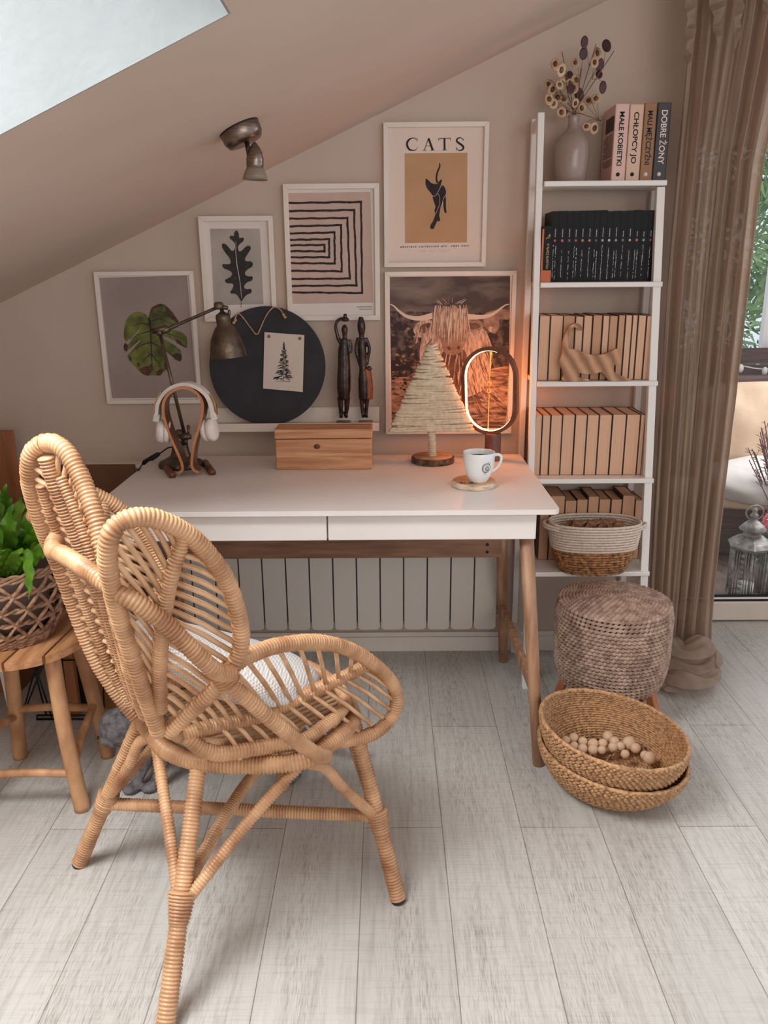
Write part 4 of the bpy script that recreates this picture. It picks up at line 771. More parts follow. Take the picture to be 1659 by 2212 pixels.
def bookmesh(mb_c, mb_p, x0, x1, y0, y1, z0, z1, spine_front):
    """cover boards and page block; spine at y0 if spine_front else at the back"""
    t = .0016
    box(mb_c, x0, x0+t, y0, y1, z0, z1); box(mb_c, x1-t, x1, y0, y1, z0, z1)
    if spine_front: box(mb_c, x0+t, x1-t, y0, y0+t, z0, z1)
    else: box(mb_c, x0+t, x1-t, y1-t, y1, z0, z1)
    e = .003; box(mb_p, x0+t, x1-t, y0+(t if spine_front else e*.3), y1-(e if spine_front else t), z0+.0015, z1-e*.6)
ORD = ['first','second','third','fourth','fifth','sixth','seventh','eighth','ninth','tenth','eleventh','twelfth','thirteenth','fourteenth','fifteenth','sixteenth']
# row 1: four titled books on top
TB = [('MAŁE KOBIETKI', 'pinkbook', srgb(212,172,160), srgb(220,182,170), 'black', .651, .690, .2025, 'pale pink book lettered MAŁE KOBIETKI'),
      ('CHŁOPCY JO', 'peachbook', srgb(208,170,146), srgb(216,178,154), 'black', .692, .731, .2010, 'beige book lettered CHŁOPCY JO'),
      ('MALI MĘŻCZYŹNI', 'brownbook', srgb(142,98,62), srgb(150,106,70), 'black', .733, .768, .2040, 'brown book lettered MALI MĘŻCZYŹNI'),
      ('DOBRE ŻONY', 'inkbook', srgb(46,42,46), srgb(54,50,54), 'paper', .770, .808, .2055, 'charcoal book with white lettering DOBRE ŻONY')]
M['pages'] = mat('white_book_pages', srgb(206,190,176), srgb(222,208,194), rough=.9, scale=20, stretch=(40,1,.3))
for i, (ti, mn, c1, c2, tx, x0, x1, h, lb_) in enumerate(TB):
    M[mn] = mat('cover_'+mn, c1, c2, rough=.5, scale=10)
    y0, z0 = -.148, SH[4]; t = thing('book', lb_+', standing on the top shelf', 'book', ((x0+x1)/2, y0, z0), 'four titled books on the top shelf')
    c_, p_ = MB(), MB(); bookmesh(c_, p_, x0, x1, y0, -.018, z0, z0+h, True)
    build('cover', c_, mn, t, bevel=.0008); build('pages', p_, 'pages', t)
    m_ = MB(); text_mesh(m_, ti, .0195 if i != 3 else .023, ((x0+x1)/2-.0065, y0-.0006, z0+h-.020), (0,0,-1), (1,0,0), fit=(.142 if i != 1 else .135), bold=.0004)
    build('title', m_, tx, t)
    m_ = MB(); lathe(m_, [(.0001,.0008),(.0055,.0006),(.0055,0)], ((x0+x1)/2-.001, y0, z0+.017), 20, axis=(0,-1,0)); e_ = build('emblem', m_, 'black' if i < 2 else 'paper', t)
    if i == 0:   # back cover picture and blurb on the left face
        m_ = MB(); poly(m_, [(x0-.0004,y,z) for y,z in ((-.140,z0+.135),(-.050,z0+.135),(-.050,z0+.175),(-.140,z0+.175))], 0)
        for k in range(17):
            z = z0+.125-k*.0052; 
            if k in (12,): continue
            poly(m_, [(x0-.0004,y,z_) for y,z_ in ((-.138,z),(-.138+.100*(1 if k%4 else .8),z),(-.138+.100*(1 if k%4 else .8),z+.0022),(-.138,z+.0022))], 0)
        build('blurb', m_, 'cover', t)
# row 2: orange-footed book and sixteen black thrillers
z0 = SH[3]; y0 = yf(z0)+.030
t = thing('book', 'short black book with orange foot and yellow spine lettering, leftmost in the black row', 'book', (.471,y0-.01,z0), 'books on the second shelf')
M['orange'] = mat('orange_cover', srgb(190,88,42), srgb(204,102,54), rough=.5, scale=20)
c_, p_ = MB(), MB(); bookmesh(c_, p_, .4555, .4855, y0-.022, y0+.11, z0, z0+.158, True); build('cover', c_, 'blackbook', t); build('pages', p_, 'orange', t)
m_ = MB(); box(m_, .4552, .4857, y0-.0226, y0-.0215, z0, z0+.034); box(m_, .4552, .4605, y0-.0226, y0-.0215, z0+.034, z0+.150); build('orange_band', m_, 'orange', t)
M['yellowink'] = mat('yellow_lettering', srgb(206,176,110), rough=.6)
m_ = MB(); text_mesh(m_, 'W PŁAPCE KŁAMSTWA', .0105, (.4695, y0-.0232, z0+.110), (0,0,-1), (1,0,0), fit=.072); build('title', m_, 'yellowink', t)
m_ = MB(); rnd = random.Random(2)
for k in range(5): stroke(m_, [(.473+rnd.uniform(-.006,.006),y0-.0232,z0+.128+rnd.uniform(-.006,.006)),(.473+rnd.uniform(-.008,.008),y0-.0232,z0+.128+rnd.uniform(-.008,.008))], [.003,.0008])
build('spine_picture', m_, 'yellowink', t)
DC = [('red',(206,62,58)),('pink',(214,96,128)),('grey',(90,96,98)),('crimson',(190,50,72)),('tan',(186,130,98)),('orange',(196,120,84)),('dark teal',(62,84,86)),('silver',(158,158,166)),('white',(190,188,190)),('lilac',(150,136,158)),('dim grey',(110,110,112)),('olive yellow',(186,168,92)),('coral',(196,98,88)),('mint',(110,164,150)),('wine',(138,52,66)),('plain grey',(84,84,88))]
x = .4880; n = 16; wds = [.0200+ [0,.003,-.002,.001,-.001,.002,-.003,.001,-.002,.002,-.001,.002,-.001,.001,.000,-.001][k] for k in range(n)]
k_ = (.8085-.4880)/sum(wds); rnd = random.Random(11)
for i in range(n):
    w_ = wds[i]*k_; x1 = x+w_-.0005; h = .200+rnd.uniform(-.0015,.002)
    t = thing('book', 'black book with a %s spine mark, %s of sixteen on the second shelf' % (DC[i][0], ORD[i]), 'book', ((x+x1)/2, y0, z0), 'books on the second shelf')
    c_, p_ = MB(), MB(); bookmesh(c_, p_, x, x1, y0+.002, y0+.125, z0, z0+h, True); build('cover', c_, 'blackbook', t); build('pages', p_, 'pages', t)
    m_ = MB(); cx = (x+x1)/2; zd = z0+.118
    pts = [(cx+(.0042 if j%2 else .0030)*math.cos(j*PI/5+i), y0+.0014, zd+(.0048 if j%2 else .0032)*math.sin(j*PI/5+i)) for j in range(10)]; poly(m_, pts, 0)
    mk = 'mark_%d' % i; M[mk] = mat('spine_mark_'+DC[i][0].replace(' ','_'), srgb(*DC[i][1]), rough=.5); build('spine_mark', m_, mk, t)
    m_ = MB()
    for col in ((0,) if i % 3 else (-.0035,.0035)):
        z = z0+rnd.uniform(.004,.02); top = z0+rnd.uniform(.085,.108)
        while z < top:
            l = rnd.uniform(.0015,.006); xo = cx+col+rnd.uniform(-.0006,.0006); ww = rnd.uniform(.0008,.0024)
            if rnd.random() < .85: poly(m_, [(xo-ww/2,y0+.0014,z),(xo+ww/2,y0+.0014,z),(xo+ww/2,y0+.0014,z+l),(xo-ww/2,y0+.0014,z+l)], 0)
            z += l+.0009
    z = z0+.128
    while z < z0+.128+rnd.uniform(.012,.032): 
        l = rnd.uniform(.001,.004); poly(m_, [(cx-.0012,y0+.0014,z),(cx+.0012,y0+.0014,z),(cx+.0012,y0+.0014,z+l),(cx-.0012,y0+.0014,z+l)], 0); z += l+.001
    build('title', m_, 'silverink' if 'silverink' in M else M.setdefault('silverink', mat('silver_lettering', srgb(176,172,172), rough=.5)), t)
    x += w_
# rows 3 to 5: books turned so that only their page edges show
def pagerow(z0, yfront, xs, hs, rowname, grp, depth, mats):
    rnd = random.Random(int(z0*100)); n = len(xs)-1
    for i in range(n):
        a, b_ = xs[i]+.0006, xs[i+1]-.0006; h = hs[i % len(hs)]; dy = rnd.uniform(-.002,.003)
        wide = 'thick' if b_-a > .034 else ('thin' if b_-a < .02 else 'medium')
        t = thing('book', '%s book, page edges outward, %s from left on %s' % (wide, ORD[i], rowname), 'book', ((a+b_)/2, yfront, z0), grp)
        c_, p_ = MB(), MB(); bookmesh(c_, p_, a, b_, yfront+dy, min(yfront+dy+depth, -.016), z0, z0+h, False)
        build('cover', c_, 'cover', t); build('pages', p_, mats[rnd.randrange(len(mats))], t)
def toX(P): return [p[0] for p in P]
z3 = SH[2]; y3 = yf(z3)+.022
pagerow(z3, y3, [.4560]+toX([(0.489,-0.183,1.088),(0.528,-0.183,1.088),(0.564,-0.183,1.087),(0.589,-0.183,1.087),(0.616,-0.183,1.087),(0.645,-0.183,1.087),(0.666,-0.183,1.087),(0.692,-0.183,1.086),(0.713,-0.183,1.086),(0.734,-0.183,1.086),(0.751,-0.183,1.086),(0.776,-0.183,1.086)])+[.8105], [.193,.193,.192,.190,.192,.1935,.192,.191,.193], 'the third shelf', 'page-edge books on the third shelf', .14, ['cream','cream2'])
z4 = SH[1]; y4 = yf(z4)+.040
pagerow(z4, y4, [.4560]+toX([(0.478,-0.192,0.806),(0.504,-0.192,0.806),(0.54,-0.192,0.806),(0.579,-0.192,0.805),(0.616,-0.192,0.805),(0.653,-0.192,0.805),(0.693,-0.192,0.804),(0.736,-0.192,0.804),(0.779,-0.192,0.804)])+[.8125-.018], [.1915,.191,.191,.192], 'the fourth shelf', 'page-edge books on the fourth shelf', .15, ['cream'])
z5 = SH[0]; y5 = -.150
pagerow(z5, y5, toX([(0.491,-0.16,0.588),(0.524,-0.16,0.587),(0.572,-0.16,0.587),(0.61,-0.16,0.587),(0.646,-0.16,0.586),(0.682,-0.16,0.586),(0.72,-0.16,0.586),(0.756,-0.16,0.586),(0.798,-0.16,0.585),(0.823,-0.16,0.585)]), [.205,.218,.202,.205,.215,.205], 'the lowest shelf', 'page-edge books on the lowest shelf', .12, ['cream2'])
# wooden cat on the third shelf
M['catwood'] = wavemat('striped_fir', srgb(198,150,108), srgb(142,94,58), 15, 'DIAGONAL', 2.6, rough=.5, bump=.05, dscale=1.2, stretch=(1,1,.6))
P = [(0.531,-0.208,0.991),(0.53,-0.208,1.01),(0.524,-0.208,1.028),(0.517,-0.208,1.045),(0.522,-0.208,1.069),(0.522,-0.208,1.097),(0.528,-0.208,1.124),(0.537,-0.208,1.148),(0.549,-0.208,1.157),(0.561,-0.208,1.16),(0.574,-0.208,1.153),(0.58,-0.208,1.142),(0.571,-0.208,1.138),(0.561,-0.208,1.145),(0.552,-0.208,1.149),(0.543,-0.208,1.141),(0.539,-0.208,1.119),(0.539,-0.208,1.096),(0.543,-0.208,1.086),(0.559,-0.208,1.084),(0.578,-0.208,1.078),(0.601,-0.208,1.07),(0.626,-0.208,1.066),(0.649,-0.208,1.07),(0.67,-0.208,1.078),(0.683,-0.208,1.085),(0.689,-0.208,1.08),(0.696,-0.208,1.061),(0.697,-0.208,1.043),(0.68,-0.208,1.035),(0.679,-0.208,1.024),(0.688,-0.208,1.01),(0.71,-0.208,1.002),(0.732,-0.208,0.991),(0.673,-0.208,0.99),(0.658,-0.208,1.001),(0.643,-0.208,1.016),(0.626,-0.208,1.011),(0.598,-0.208,1.01),(0.577,-0.208,1.013),(0.572,-0.208,1.004),(0.586,-0.208,0.999),(0.603,-0.208,0.996),(0.606,-0.208,0.99)]
ct = build('wooden_cat', prism(MB(), at(smooth_poly(P, .003), -.216), (0,.016,0)), 'catwood', base=(.60,-.208,z3), bevel=.0025)
tag(ct, 'stretching cat silhouette cut from striped wood on the third shelf', 'ornament'); ct.location.z += .0
# vase and honesty stems
M['vase'] = mat('taupe_glazed_ceramic', srgb(150,130,120), srgb(158,138,128), rough=.22, scale=5)
vc = Vector((.544,-.10,SH[4])); t = thing('vase', 'taupe glazed bottle vase on the top shelf', 'vase', vc)
build('body', lathe(MB(), [(.001,0),(.040,0),(.043,.004),(.048,.040),(.0505,.080),(.0490,.102),(.042,.122),(.028,.136),(.018,.146),(.0150,.158),(.0155,.172),(.0170,.180),(.0150,.181),(.0125,.176),(.012,.160),(.0001,.150)], vc, 48), 'vase', t)
M['podlight'] = mat('silver_seed_pod', srgb(176,140,104), srgb(206,176,142), rough=.5, scale=30); M['poddark'] = mat('purple_seed_pod', srgb(58,24,32), srgb(84,40,48), rough=.5, scale=30); M['stem'] = mat('dry_stem', srgb(96,66,50), srgb(130,96,74), rough=.8, scale=30)
dt = thing('honesty_bunch', 'dried honesty stems with round seed pods in the taupe vase', 'dried flowers', vc+Vector((0,0,.16)))
neck = vc+Vector((0,0,.165)); st = [(0.499,-0.1,1.903),(0.514,-0.1,1.858),(0.59,-0.1,1.916),(0.605,-0.1,1.869),(0.646,-0.1,1.902),(0.561,-0.1,1.864),(0.486,-0.1,1.823),(0.625,-0.1,1.725),(0.469,-0.1,1.781)]
for i, e in enumerate(st):
    e = Vector(e); rnd = random.Random(i); mid = neck.lerp(e,.5)+Vector((rnd.uniform(-.006,.006),rnd.uniform(-.02,.015),.01)); e.y += rnd.uniform(-.03,.03)
    build('stem', tube(MB(), smooth_path([neck+Vector((rnd.uniform(-.006,.006),rnd.uniform(-.006,.006),-.03)),neck+Vector((rnd.uniform(-.006,.006),0,.02)),mid,e], .006), .0012, 6), 'stem', dt)
PD = [(1196,143,1,.010,.014),(1243,136,1,.009,.012),(1209,155,1,.010,.014),(1234,162,0,.008,.012),(1248,170,1,.0125,.013),(1187,180,1,.009,.012),(1194,192,1,.011,.013),(1206,186,1,.009,.011),(1183,218,1,.011,.014),(1193,226,1,.010,.011),(1207,208,1,.011,.013),(1221,214,1,.010,.010),(1213,182,1,.010,.013),(1228,196,0,.009,.012),(1236,193,1,.010,.013),(1254,202,0,.010,.014),(1224,240,1,.011,.011),(1210,245,1,.010,.012),(1258,232,1,.009,.012),(1273,216,1,.009,.010),(1287,214,1,.011,.012),(1258,96,0,.008,.012),(1260,117,0,.009,.012),(1305,104,0,.009,.013),(1299,137,0,.009,.013),(1297,158,0,.007,.010),(1302,189,0,.008,.013),(1279,140,1,.009,.012),(1294,112,1,.008,.013),(1284,277,1,.011,.013),(1266,274,1,.010,.010),(1240,225,1,.008,.010),(1230,180,1,.008,.010)]
for i, (u_, v_, lt, a_, b_) in enumerate(PD): pass
PP = [(0.479,-0.1,1.867),(0.54,-0.1,1.874),(0.497,-0.1,1.852),(0.53,-0.1,1.844),(0.549,-0.1,1.834),(0.469,-0.1,1.823),(0.479,-0.1,1.808),(0.495,-0.1,1.815),(0.466,-0.1,1.777),(0.48,-0.1,1.767),(0.497,-0.1,1.789),(0.516,-0.1,1.782),(0.504,-0.1,1.82),(0.525,-0.1,1.803),(0.535,-0.1,1.807),(0.559,-0.1,1.796),(0.522,-0.1,1.75),(0.504,-0.1,1.744),(0.567,-0.1,1.759),(0.586,-0.1,1.779),(0.604,-0.1,1.781),(0.557,-0.1,1.921),(0.561,-0.1,1.897),(0.619,-0.1,1.911),(0.614,-0.1,1.873),(0.613,-0.1,1.848),(0.622,-0.1,1.811),(0.588,-0.1,1.869),(0.605,-0.1,1.902),(0.605,-0.1,1.704),(0.581,-0.1,1.708),(0.543,-0.1,1.768),(0.526,-0.1,1.822)]
for i, (p, d_) in enumerate(zip(PP, PD)):
    rnd = random.Random(100+i); p = Vector(p)+Vector((0,rnd.uniform(-.03,.02),0)); m_ = MB()
    ax = Vector((rnd.uniform(-.5,.5),-1,rnd.uniform(-.3,.5))).normalized()
    lathe(m_, [(.0001,.0008),(.7,.0012),(.93,.0014),(1.0,0),(.93,-.0014),(.7,-.0012),(.0001,-.0008)], (0,0,0), 20)
    q = Vector((0,0,1)).rotation_difference(ax); m_.v = [tuple(p+q @ Vector((v[0]*d_[3]*1.35,v[1]*d_[4]*1.35,v[2]))) for v in m_.v]
    pd = build('seed_pod', m_, 'podlight' if d_[2] else 'poddark', dt)
    if d_[2]:
        m2 = MB(); lathe(m2, [(.0001,.0022),(.45,.0018)], (0,0,0), 14); m2.v = [tuple(p+q @ Vector((v[0]*d_[3]*1.35,v[1]*d_[4]*1.35,v[2]))) for v in m2.v]; build('seed', m2, 'stem', pd)
    tgt = min((Vector(s) for s in st), key=lambda s: (s-p).length); j = neck.lerp(tgt, .75 if (tgt-neck).length > .12 else .9)
    m3 = MB(); tube(m3, smooth_path([j, j.lerp(p,.6)+Vector((0,0,.012)), p+Vector((0,0,d_[4]))], .006), .0006, 5); build('stalk', m3, 'stem', dt)
# basket on the lowest shelf
M['rope'] = mat('cream_cotton_rope', srgb(200,180,164), srgb(220,202,186), rough=.9, scale=120, bump=.4, bscale=240)
M['seagrass'] = mat('twisted_seagrass', srgb(96,60,30), srgb(182,128,80), rough=.7, scale=90, contrast=(.35,.62), bump=.6, bscale=160)
kc = Vector((.647,-.243,SH[0])); t = thing('rope_basket', 'small oval basket of cream rope over brown seagrass on the lowest shelf', 'basket', kc)
def ovalring(cx, cy, rx, ry, z, n=64, p=2.4):
    out = []
    for k in range(n):
        a = 2*PI*k/n; c_, s_ = math.cos(a), math.sin(a); out.append((cx+rx*math.copysign(abs(c_)**(2/p), c_), cy+ry*math.copysign(abs(s_)**(2/p), s_), z))
    return out
mb = MB(); mb2 = MB(); nr = 19; H_ = .156
for k in range(nr):
    f = k/(nr-1); z = kc.z+.004+f*H_; r = .098+.040*math.sin(f*PI*.5)**.8; ry = .058+.020*math.sin(f*PI*.5)
    tgt = mb2 if f < .48 else mb; 
    if f < .48:
        Q = ovalring(kc.x, kc.y, r, ry, z, 96); tube(tgt, Q, [.0046*(1+.35*math.sin(j*2.1+k)) for j in range(96)], 8, closed=True)
    else: tube(tgt, ovalring(kc.x, kc.y, r+.003, ry+.002, z), .0042, 8, closed=True)
build('rope_rim', mb, 'rope', t); prism(mb2, ovalring(kc.x, kc.y, .10, .058, kc.z+.001), (0,0,.005)); build('seagrass_body', mb2, 'seagrass', t)
for s in (-1,1):
    mb = MB(); z = kc.z+.152; 
    for o in (0,.008): tube(mb, smooth_path([(kc.x+s*.120,kc.y-.05,z-o),(kc.x+s*.150,kc.y-.025,z+.002-o),(kc.x+s*.158,kc.y,z-o+.003),(kc.x+s*.150,kc.y+.025,z+.002-o),(kc.x+s*.120,kc.y+.05,z-o)], .006), .0042, 8)
    build('handle', mb, 'rope', t)
rnd = random.Random(6); M['jute'] = mat('brown_jute', srgb(104,70,48), srgb(160,118,86), rough=.9, scale=120, bump=.5)
for i, (dx, dy, l) in enumerate(((-.015,.0,.04),(.03,.01,.05),(.065,-.01,.03),(-.06,.0,.04))):
    m_ = MB(); 
    for j in range(7): a = j/7*2*PI; tube(m_, smooth_path([(kc.x+dx+.012*math.cos(a+k*.9)-l/2+l*k/5, kc.y+dy+.012*math.sin(a+k*.9), kc.z+.150+.012*math.sin(k*1.3+j)) for k in range(6)], .006), .004, 6)
    o = build('jute_bundle', m_, 'jute', base=(kc.x+dx,kc.y+dy,kc.z+.13)); tag(o, ['knotted brown jute bundle in the middle of the rope basket','looped jute cord bundle right of the middle in the rope basket','small jute coil at the right end of the rope basket','flat jute bundle at the left end of the rope basket'][i], 'cord', 'jute bundles in the rope basket')

# ---------------------------------------------------------------- curtain
def curtain_mat():
    m = mat('crinkled_linen', srgb(168,148,132), srgb(188,168,152), rough=.9, scale=30, stretch=(1,1,.1), bump=.5, bscale=140, bstretch=(1,1,.25)); N = m.node_tree.nodes; L = m.node_tree.links
    b = N['Principled BSDF']; tr = N.new('ShaderNodeBsdfTranslucent'); tr.inputs[0].default_value = srgb(206,178,156); mx = N.new('ShaderNodeMixShader'); mx.inputs[0].default_value = .5
    tp = N.new('ShaderNodeBsdfTransparent'); mx2 = N.new('ShaderNodeMixShader'); mx2.inputs[0].default_value = .05
    L.new(b.outputs[0], mx.inputs[1]); L.new(tr.outputs[0], mx.inputs[2]); L.new(mx.outputs[0], mx2.inputs[1]); L.new(tp.outputs[0], mx2.inputs[2]); L.new(mx2.outputs[0], N['Material Output'].inputs[0]); return m
M['linen'] = curtain_mat()
t = thing('curtain', 'long crinkled beige linen curtain pooling on the floor by the glass door', 'curtain', (1.0,-.15,0))
mb = MB(); nu, nv = 220, 90; vs = []; rnd = random.Random(8)
ph = [rnd.uniform(0,6) for _ in range(12)]
for j in range(nv+1):
    v = j/nv; z = 2.5*(1-v)+.055*v
    xl = .838+.042*max(0,(1.3-z)/1.3); xrr = 1.086+max(0,z-1.6)*.12
    for i in range(nu+1):
        u = i/nu; uu = u+.012*math.sin(z*2.1+ph[0])*math.sin(PI*u)
        x = xl+(xrr-xl)*(uu+.016*math.sin(uu*44+ph[1]))
        A = .026+.014*math.sin(uu*9+ph[2])
        y = -.135+A*math.sin(uu*2*PI*7.2+ph[3]+.35*math.sin(z*1.7+uu*5))+.008*math.sin(uu*2*PI*17+ph[4]+1.1*math.sin(z*2.3))+.0028*math.sin(uu*2*PI*41+ph[5]+2.2*math.sin(z*3.1+uu*8))+.0012*math.sin(z*37+uu*60)
        if z < .35: y += (-.02)*(1-z/.35)**2; x += .012*(1-z/.35)**2*math.sin(uu*8)
        vs.append((x,y,z))
mb.add(vs, [(j*(nu+1)+i, j*(nu+1)+i+1, (j+1)*(nu+1)+i+1, (j+1)*(nu+1)+i) for j in range(nv) for i in range(nu)])
build('drop', mb, 'linen', t)
def pool_mesh(P, hgt, n=60, seed=0):   # a folded lobe of cloth lying on the floor along path P
    mb = MB(); Q = resample(smooth_path(P, .01), .008); m = len(Q); vs = []; rnd = random.Random(seed); a0 = rnd.uniform(0,6); K = 18
    for i,q in enumerate(Q):
        f = i/(m-1); d = (Q[min(i+1,m-1)]-Q[max(i-1,0)]).normalized(); s = Vector((-d.y,d.x,0))
        w_ = .055*(math.sin(PI*(.08+.9*f))**.6)
        for k in range(K+1):
            g = k/K*2-1; vs.append(q+s*g*w_+Vector((0,0,(hgt*(1-g*g)**.5*(.65+.35*math.sin(f*9+a0))+.007*math.sin(g*9+f*12+a0)*(1-abs(g)))*(math.sin(PI*(.05+.92*f))**.4)+.003)))
    mb.add(vs, [(i*(K+1)+k, i*(K+1)+k+1, (i+1)*(K+1)+k+1, (i+1)*(K+1)+k) for i in range(m-1) for k in range(K)]); return mb
for i,(P,h) in enumerate((([(0.901,-0.25,0.03),(0.931,-0.298,0.03),(0.988,-0.305,0.03),(1.09,-0.242,0.03)], .034), ([(0.911,-0.189,0.05),(0.949,-0.24,0.05),(1.009,-0.241,0.05),(1.074,-0.191,0.05),(1.072,-0.258,0.05)], .045), ([(0.872,-0.322,0.01),(0.912,-0.291,0.01),(0.929,-0.316,0.01)], .022), ([(0.937,-0.169,0.1),(0.967,-0.239,0.1),(1.026,-0.223,0.1),(1.076,-0.171,0.1)], .05))):
    build('floor_fold', pool_mesh(P, h, seed=i), 'linen', t)
# gathered flaps at the heading
for i, P in enumerate(([(0.872,-0.19,2.004),(0.886,-0.19,1.96),(0.897,-0.19,1.915),(0.909,-0.19,1.881),(0.909,-0.19,1.937),(0.914,-0.19,2.003)], [(0.944,-0.19,2.003),(0.94,-0.19,1.959),(0.952,-0.19,1.909),(0.952,-0.19,1.869),(0.965,-0.19,1.926),(0.964,-0.19,2.003)], [(0.808,-0.19,2.004),(0.817,-0.19,1.938),(0.821,-0.19,1.871),(0.831,-0.19,1.848),(0.841,-0.19,1.915),(0.834,-0.19,2.004)], [(1.02,-0.18,2.005),(1.025,-0.18,1.983),(1.038,-0.18,1.972),(1.045,-0.18,2.005)])):
    P = [Vector(p) for p in P]; mb = MB(); n = len(P)//2
    prism(mb, [p+Vector((0,.012*math.sin(k*1.7),0)) for k,p in enumerate(smooth_path(P, .015))]+[P[-1]+Vector((0,0,.12)), P[0]+Vector((0,0,.12))], (0,.0015,0)); build('heading_fold', mb, 'linen', t)

# ---------------------------------------------------------------- pouf
M['crochet'] = mat('brown_crochet_yarn', srgb(140,112,96), srgb(186,158,138), rough=.95, scale=40, bump=.5, bscale=220); M['gapshade'] = mat('crochet_gap_shade', srgb(52,36,28), rough=1)  # dark inner body: shade between the stitches put into its colour
pc = Vector((.664,-.458,.135)); t = thing('crochet_pouf', 'round brown crochet pouf stool on low wooden feet beside the curtain', 'pouf', (pc.x,pc.y,0))
mb = MB(); R_ = .163; Hh = .262; prof = []
rows = 21; P_ = []
for k in range(rows+1):   # side rows then spiral rows of the top
    f = k/rows; z = f*Hh*.92; r = R_*(1-.11*(1-f)**6-.04*max(0,f-.85)/.15) if f < 1 else R_*.96; P_.append((r, z))
for k in range(1,17): a = k/16; P_.append((R_*.955*(1-a)+.004*a, Hh*.92+.020*math.sin(a*PI/2)))
for idx, (r, z) in enumerate(P_):
    n = max(12, int(2*PI*r/.0150)); ring = []; nn2 = n*4
    for j in range(nn2):
        a = 2*PI*j/nn2; ring.append((pc.x+r*math.cos(a+PI*idx/n), pc.y+r*math.sin(a+PI*idx/n), pc.z+z))
    tube(mb, ring, [.0060*(1+.42*math.cos(2*PI*j/4)) for j in range(nn2)], 6, closed=True)
lathe(mb, [(.0001,.004),(.135,.004),(R_-.005,.03),(R_-.005,.22),(R_-.02,.245),(.0001,.258)], pc, 40, 1); build('cover', mb, ['crochet','gapshade'], t)
M['redwood'] = mat('orange_stained_wood', srgb(156,86,46), srgb(186,112,66), rough=.45, scale=20)
for a in (35,145,215,325):
    d = Vector((math.cos(math.radians(a)), math.sin(math.radians(a)),0)); f = Vector((pc.x,pc.y,0))+d*.165; tp = Vector((pc.x,pc.y,.15))+d*.115
    build('foot', beam(MB(), f+Vector((0,0,.002)), tp, .036, .022, up=(d.x,d.y,.1)), 'redwood', t, bevel=.003)

# ---------------------------------------------------------------- stacked woven baskets
M['weave'] = mat('woven_seagrass', srgb(128,88,56), srgb(196,150,106), rough=.6, scale=110, contrast=(.3,.6), bump=.4, bscale=140)
def woven_basket(name, label, c0, c1, r0, r1, h, tilt, grp):
    t = thing(name, label, 'basket', (c0[0],c0[1],c0[2]), grp); rows = int(h/.0068); mb = MB()
    tx, ty = tilt
    for k in range(rows+1):
        f = k/rows; g = math.sin(f*PI/2)**.8; r = r0+(r1-r0)*g; cx = c0[0]+(c1[0]-c0[0])*f; cy = c0[1]+(c1[1]-c0[1])*f; z = c0[2]+.004+h*f
        n = int(2*PI*r/.0150); nn2 = n*6; ring = []; rad = []
        for j in range(nn2):
            a = 2*PI*(j+ (3 if k%2 else 0))/nn2; x_, y_ = r*math.cos(a), r*1.0*math.sin(a); w_ = math.cos(2*PI*j/6)
            ring.append((cx+x_*(1+.012*w_), cy+y_*(1+.012*w_), z+f*(x_*tx+y_*ty))); rad.append(.0044*(1+.28*w_))
        tube(mb, ring, rad, 6, closed=True)
    build('wall', mb, 'weave', t)
    mb = MB()
    for k in range(int(r0/.0085)):
        r = r0-k*.0085; 
        if r < .006: break
        n = max(3,int(2*PI*r/.015))*6; tube(mb, [(c0[0]+r*math.cos(2*PI*j/n), c0[1]+r*math.sin(2*PI*j/n), c0[2]+.005) for j in range(n)], [.0046*(1+.3*math.cos(2*PI*j/6)) for j in range(n)], 6, closed=True)
    lathe(mb, [(.0001,.004),(r0,.004)], c0, 32)
    build('bottom', mb, 'weave', t)
    f = 1.03; mb = MB(); ring = [(c1[0]+(r1+.001)*math.cos(a), c1[1]+(r1+.001)*math.sin(a), c0[2]+.004+h*1.02+(r1*math.cos(a)*tx+r1*math.sin(a)*ty)) for a in [2*PI*j/120 for j in range(120)]]
    tube(mb, ring, [.0050*(1+.15*math.cos(j*1.3)) for j in range(120)], 8, closed=True); build('rim', mb, 'weave', t); return t
woven_basket('woven_basket', 'lower of two nested round woven seagrass baskets', (.592,-.790,0), (.580,-.822), .128, .187, .112, (-.12,.02), 'nested woven baskets')
woven_basket('woven_basket', 'upper woven seagrass basket holding pale wooden balls', (.588,-.803,.030), (.570,-.848), .114, .182, .158, (-.15,.01), 'nested woven baskets')
M['balls'] = mat('pale_wood_ball', srgb(196,160,128), srgb(222,188,158), rough=.55, scale=25)
BP = [(1222,1600,.012),(1239,1594,.0125),(1259,1602,.0115),(1281,1607,.013),(1302,1606,.0115),(1313,1591,.0135),(1327,1602,.0125),(1324,1614,.0115),(1359,1605,.0165),(1373,1616,.0125),(1350,1629,.0105),(1240,1611,.0105),(1259,1617,.0115),(1281,1619,.012),(1300,1620,.010),(1393,1632,.011),(1402,1637,.0150),(1340,1612,.0110)]
BW = [(0.478,-0.735,0.085),(0.503,-0.721,0.085),(0.524,-0.74,0.085),(0.549,-0.751,0.085),(0.575,-0.749,0.085),(0.598,-0.715,0.085),(0.609,-0.74,0.085),(0.598,-0.767,0.085),(0.647,-0.748,0.085),(0.657,-0.772,0.085),(0.621,-0.8,0.085),(0.496,-0.76,0.085),(0.516,-0.773,0.085),(0.542,-0.778,0.085),(0.565,-0.78,0.085),(0.671,-0.807,0.085),(0.679,-0.818,0.085),(0.619,-0.763,0.085)]
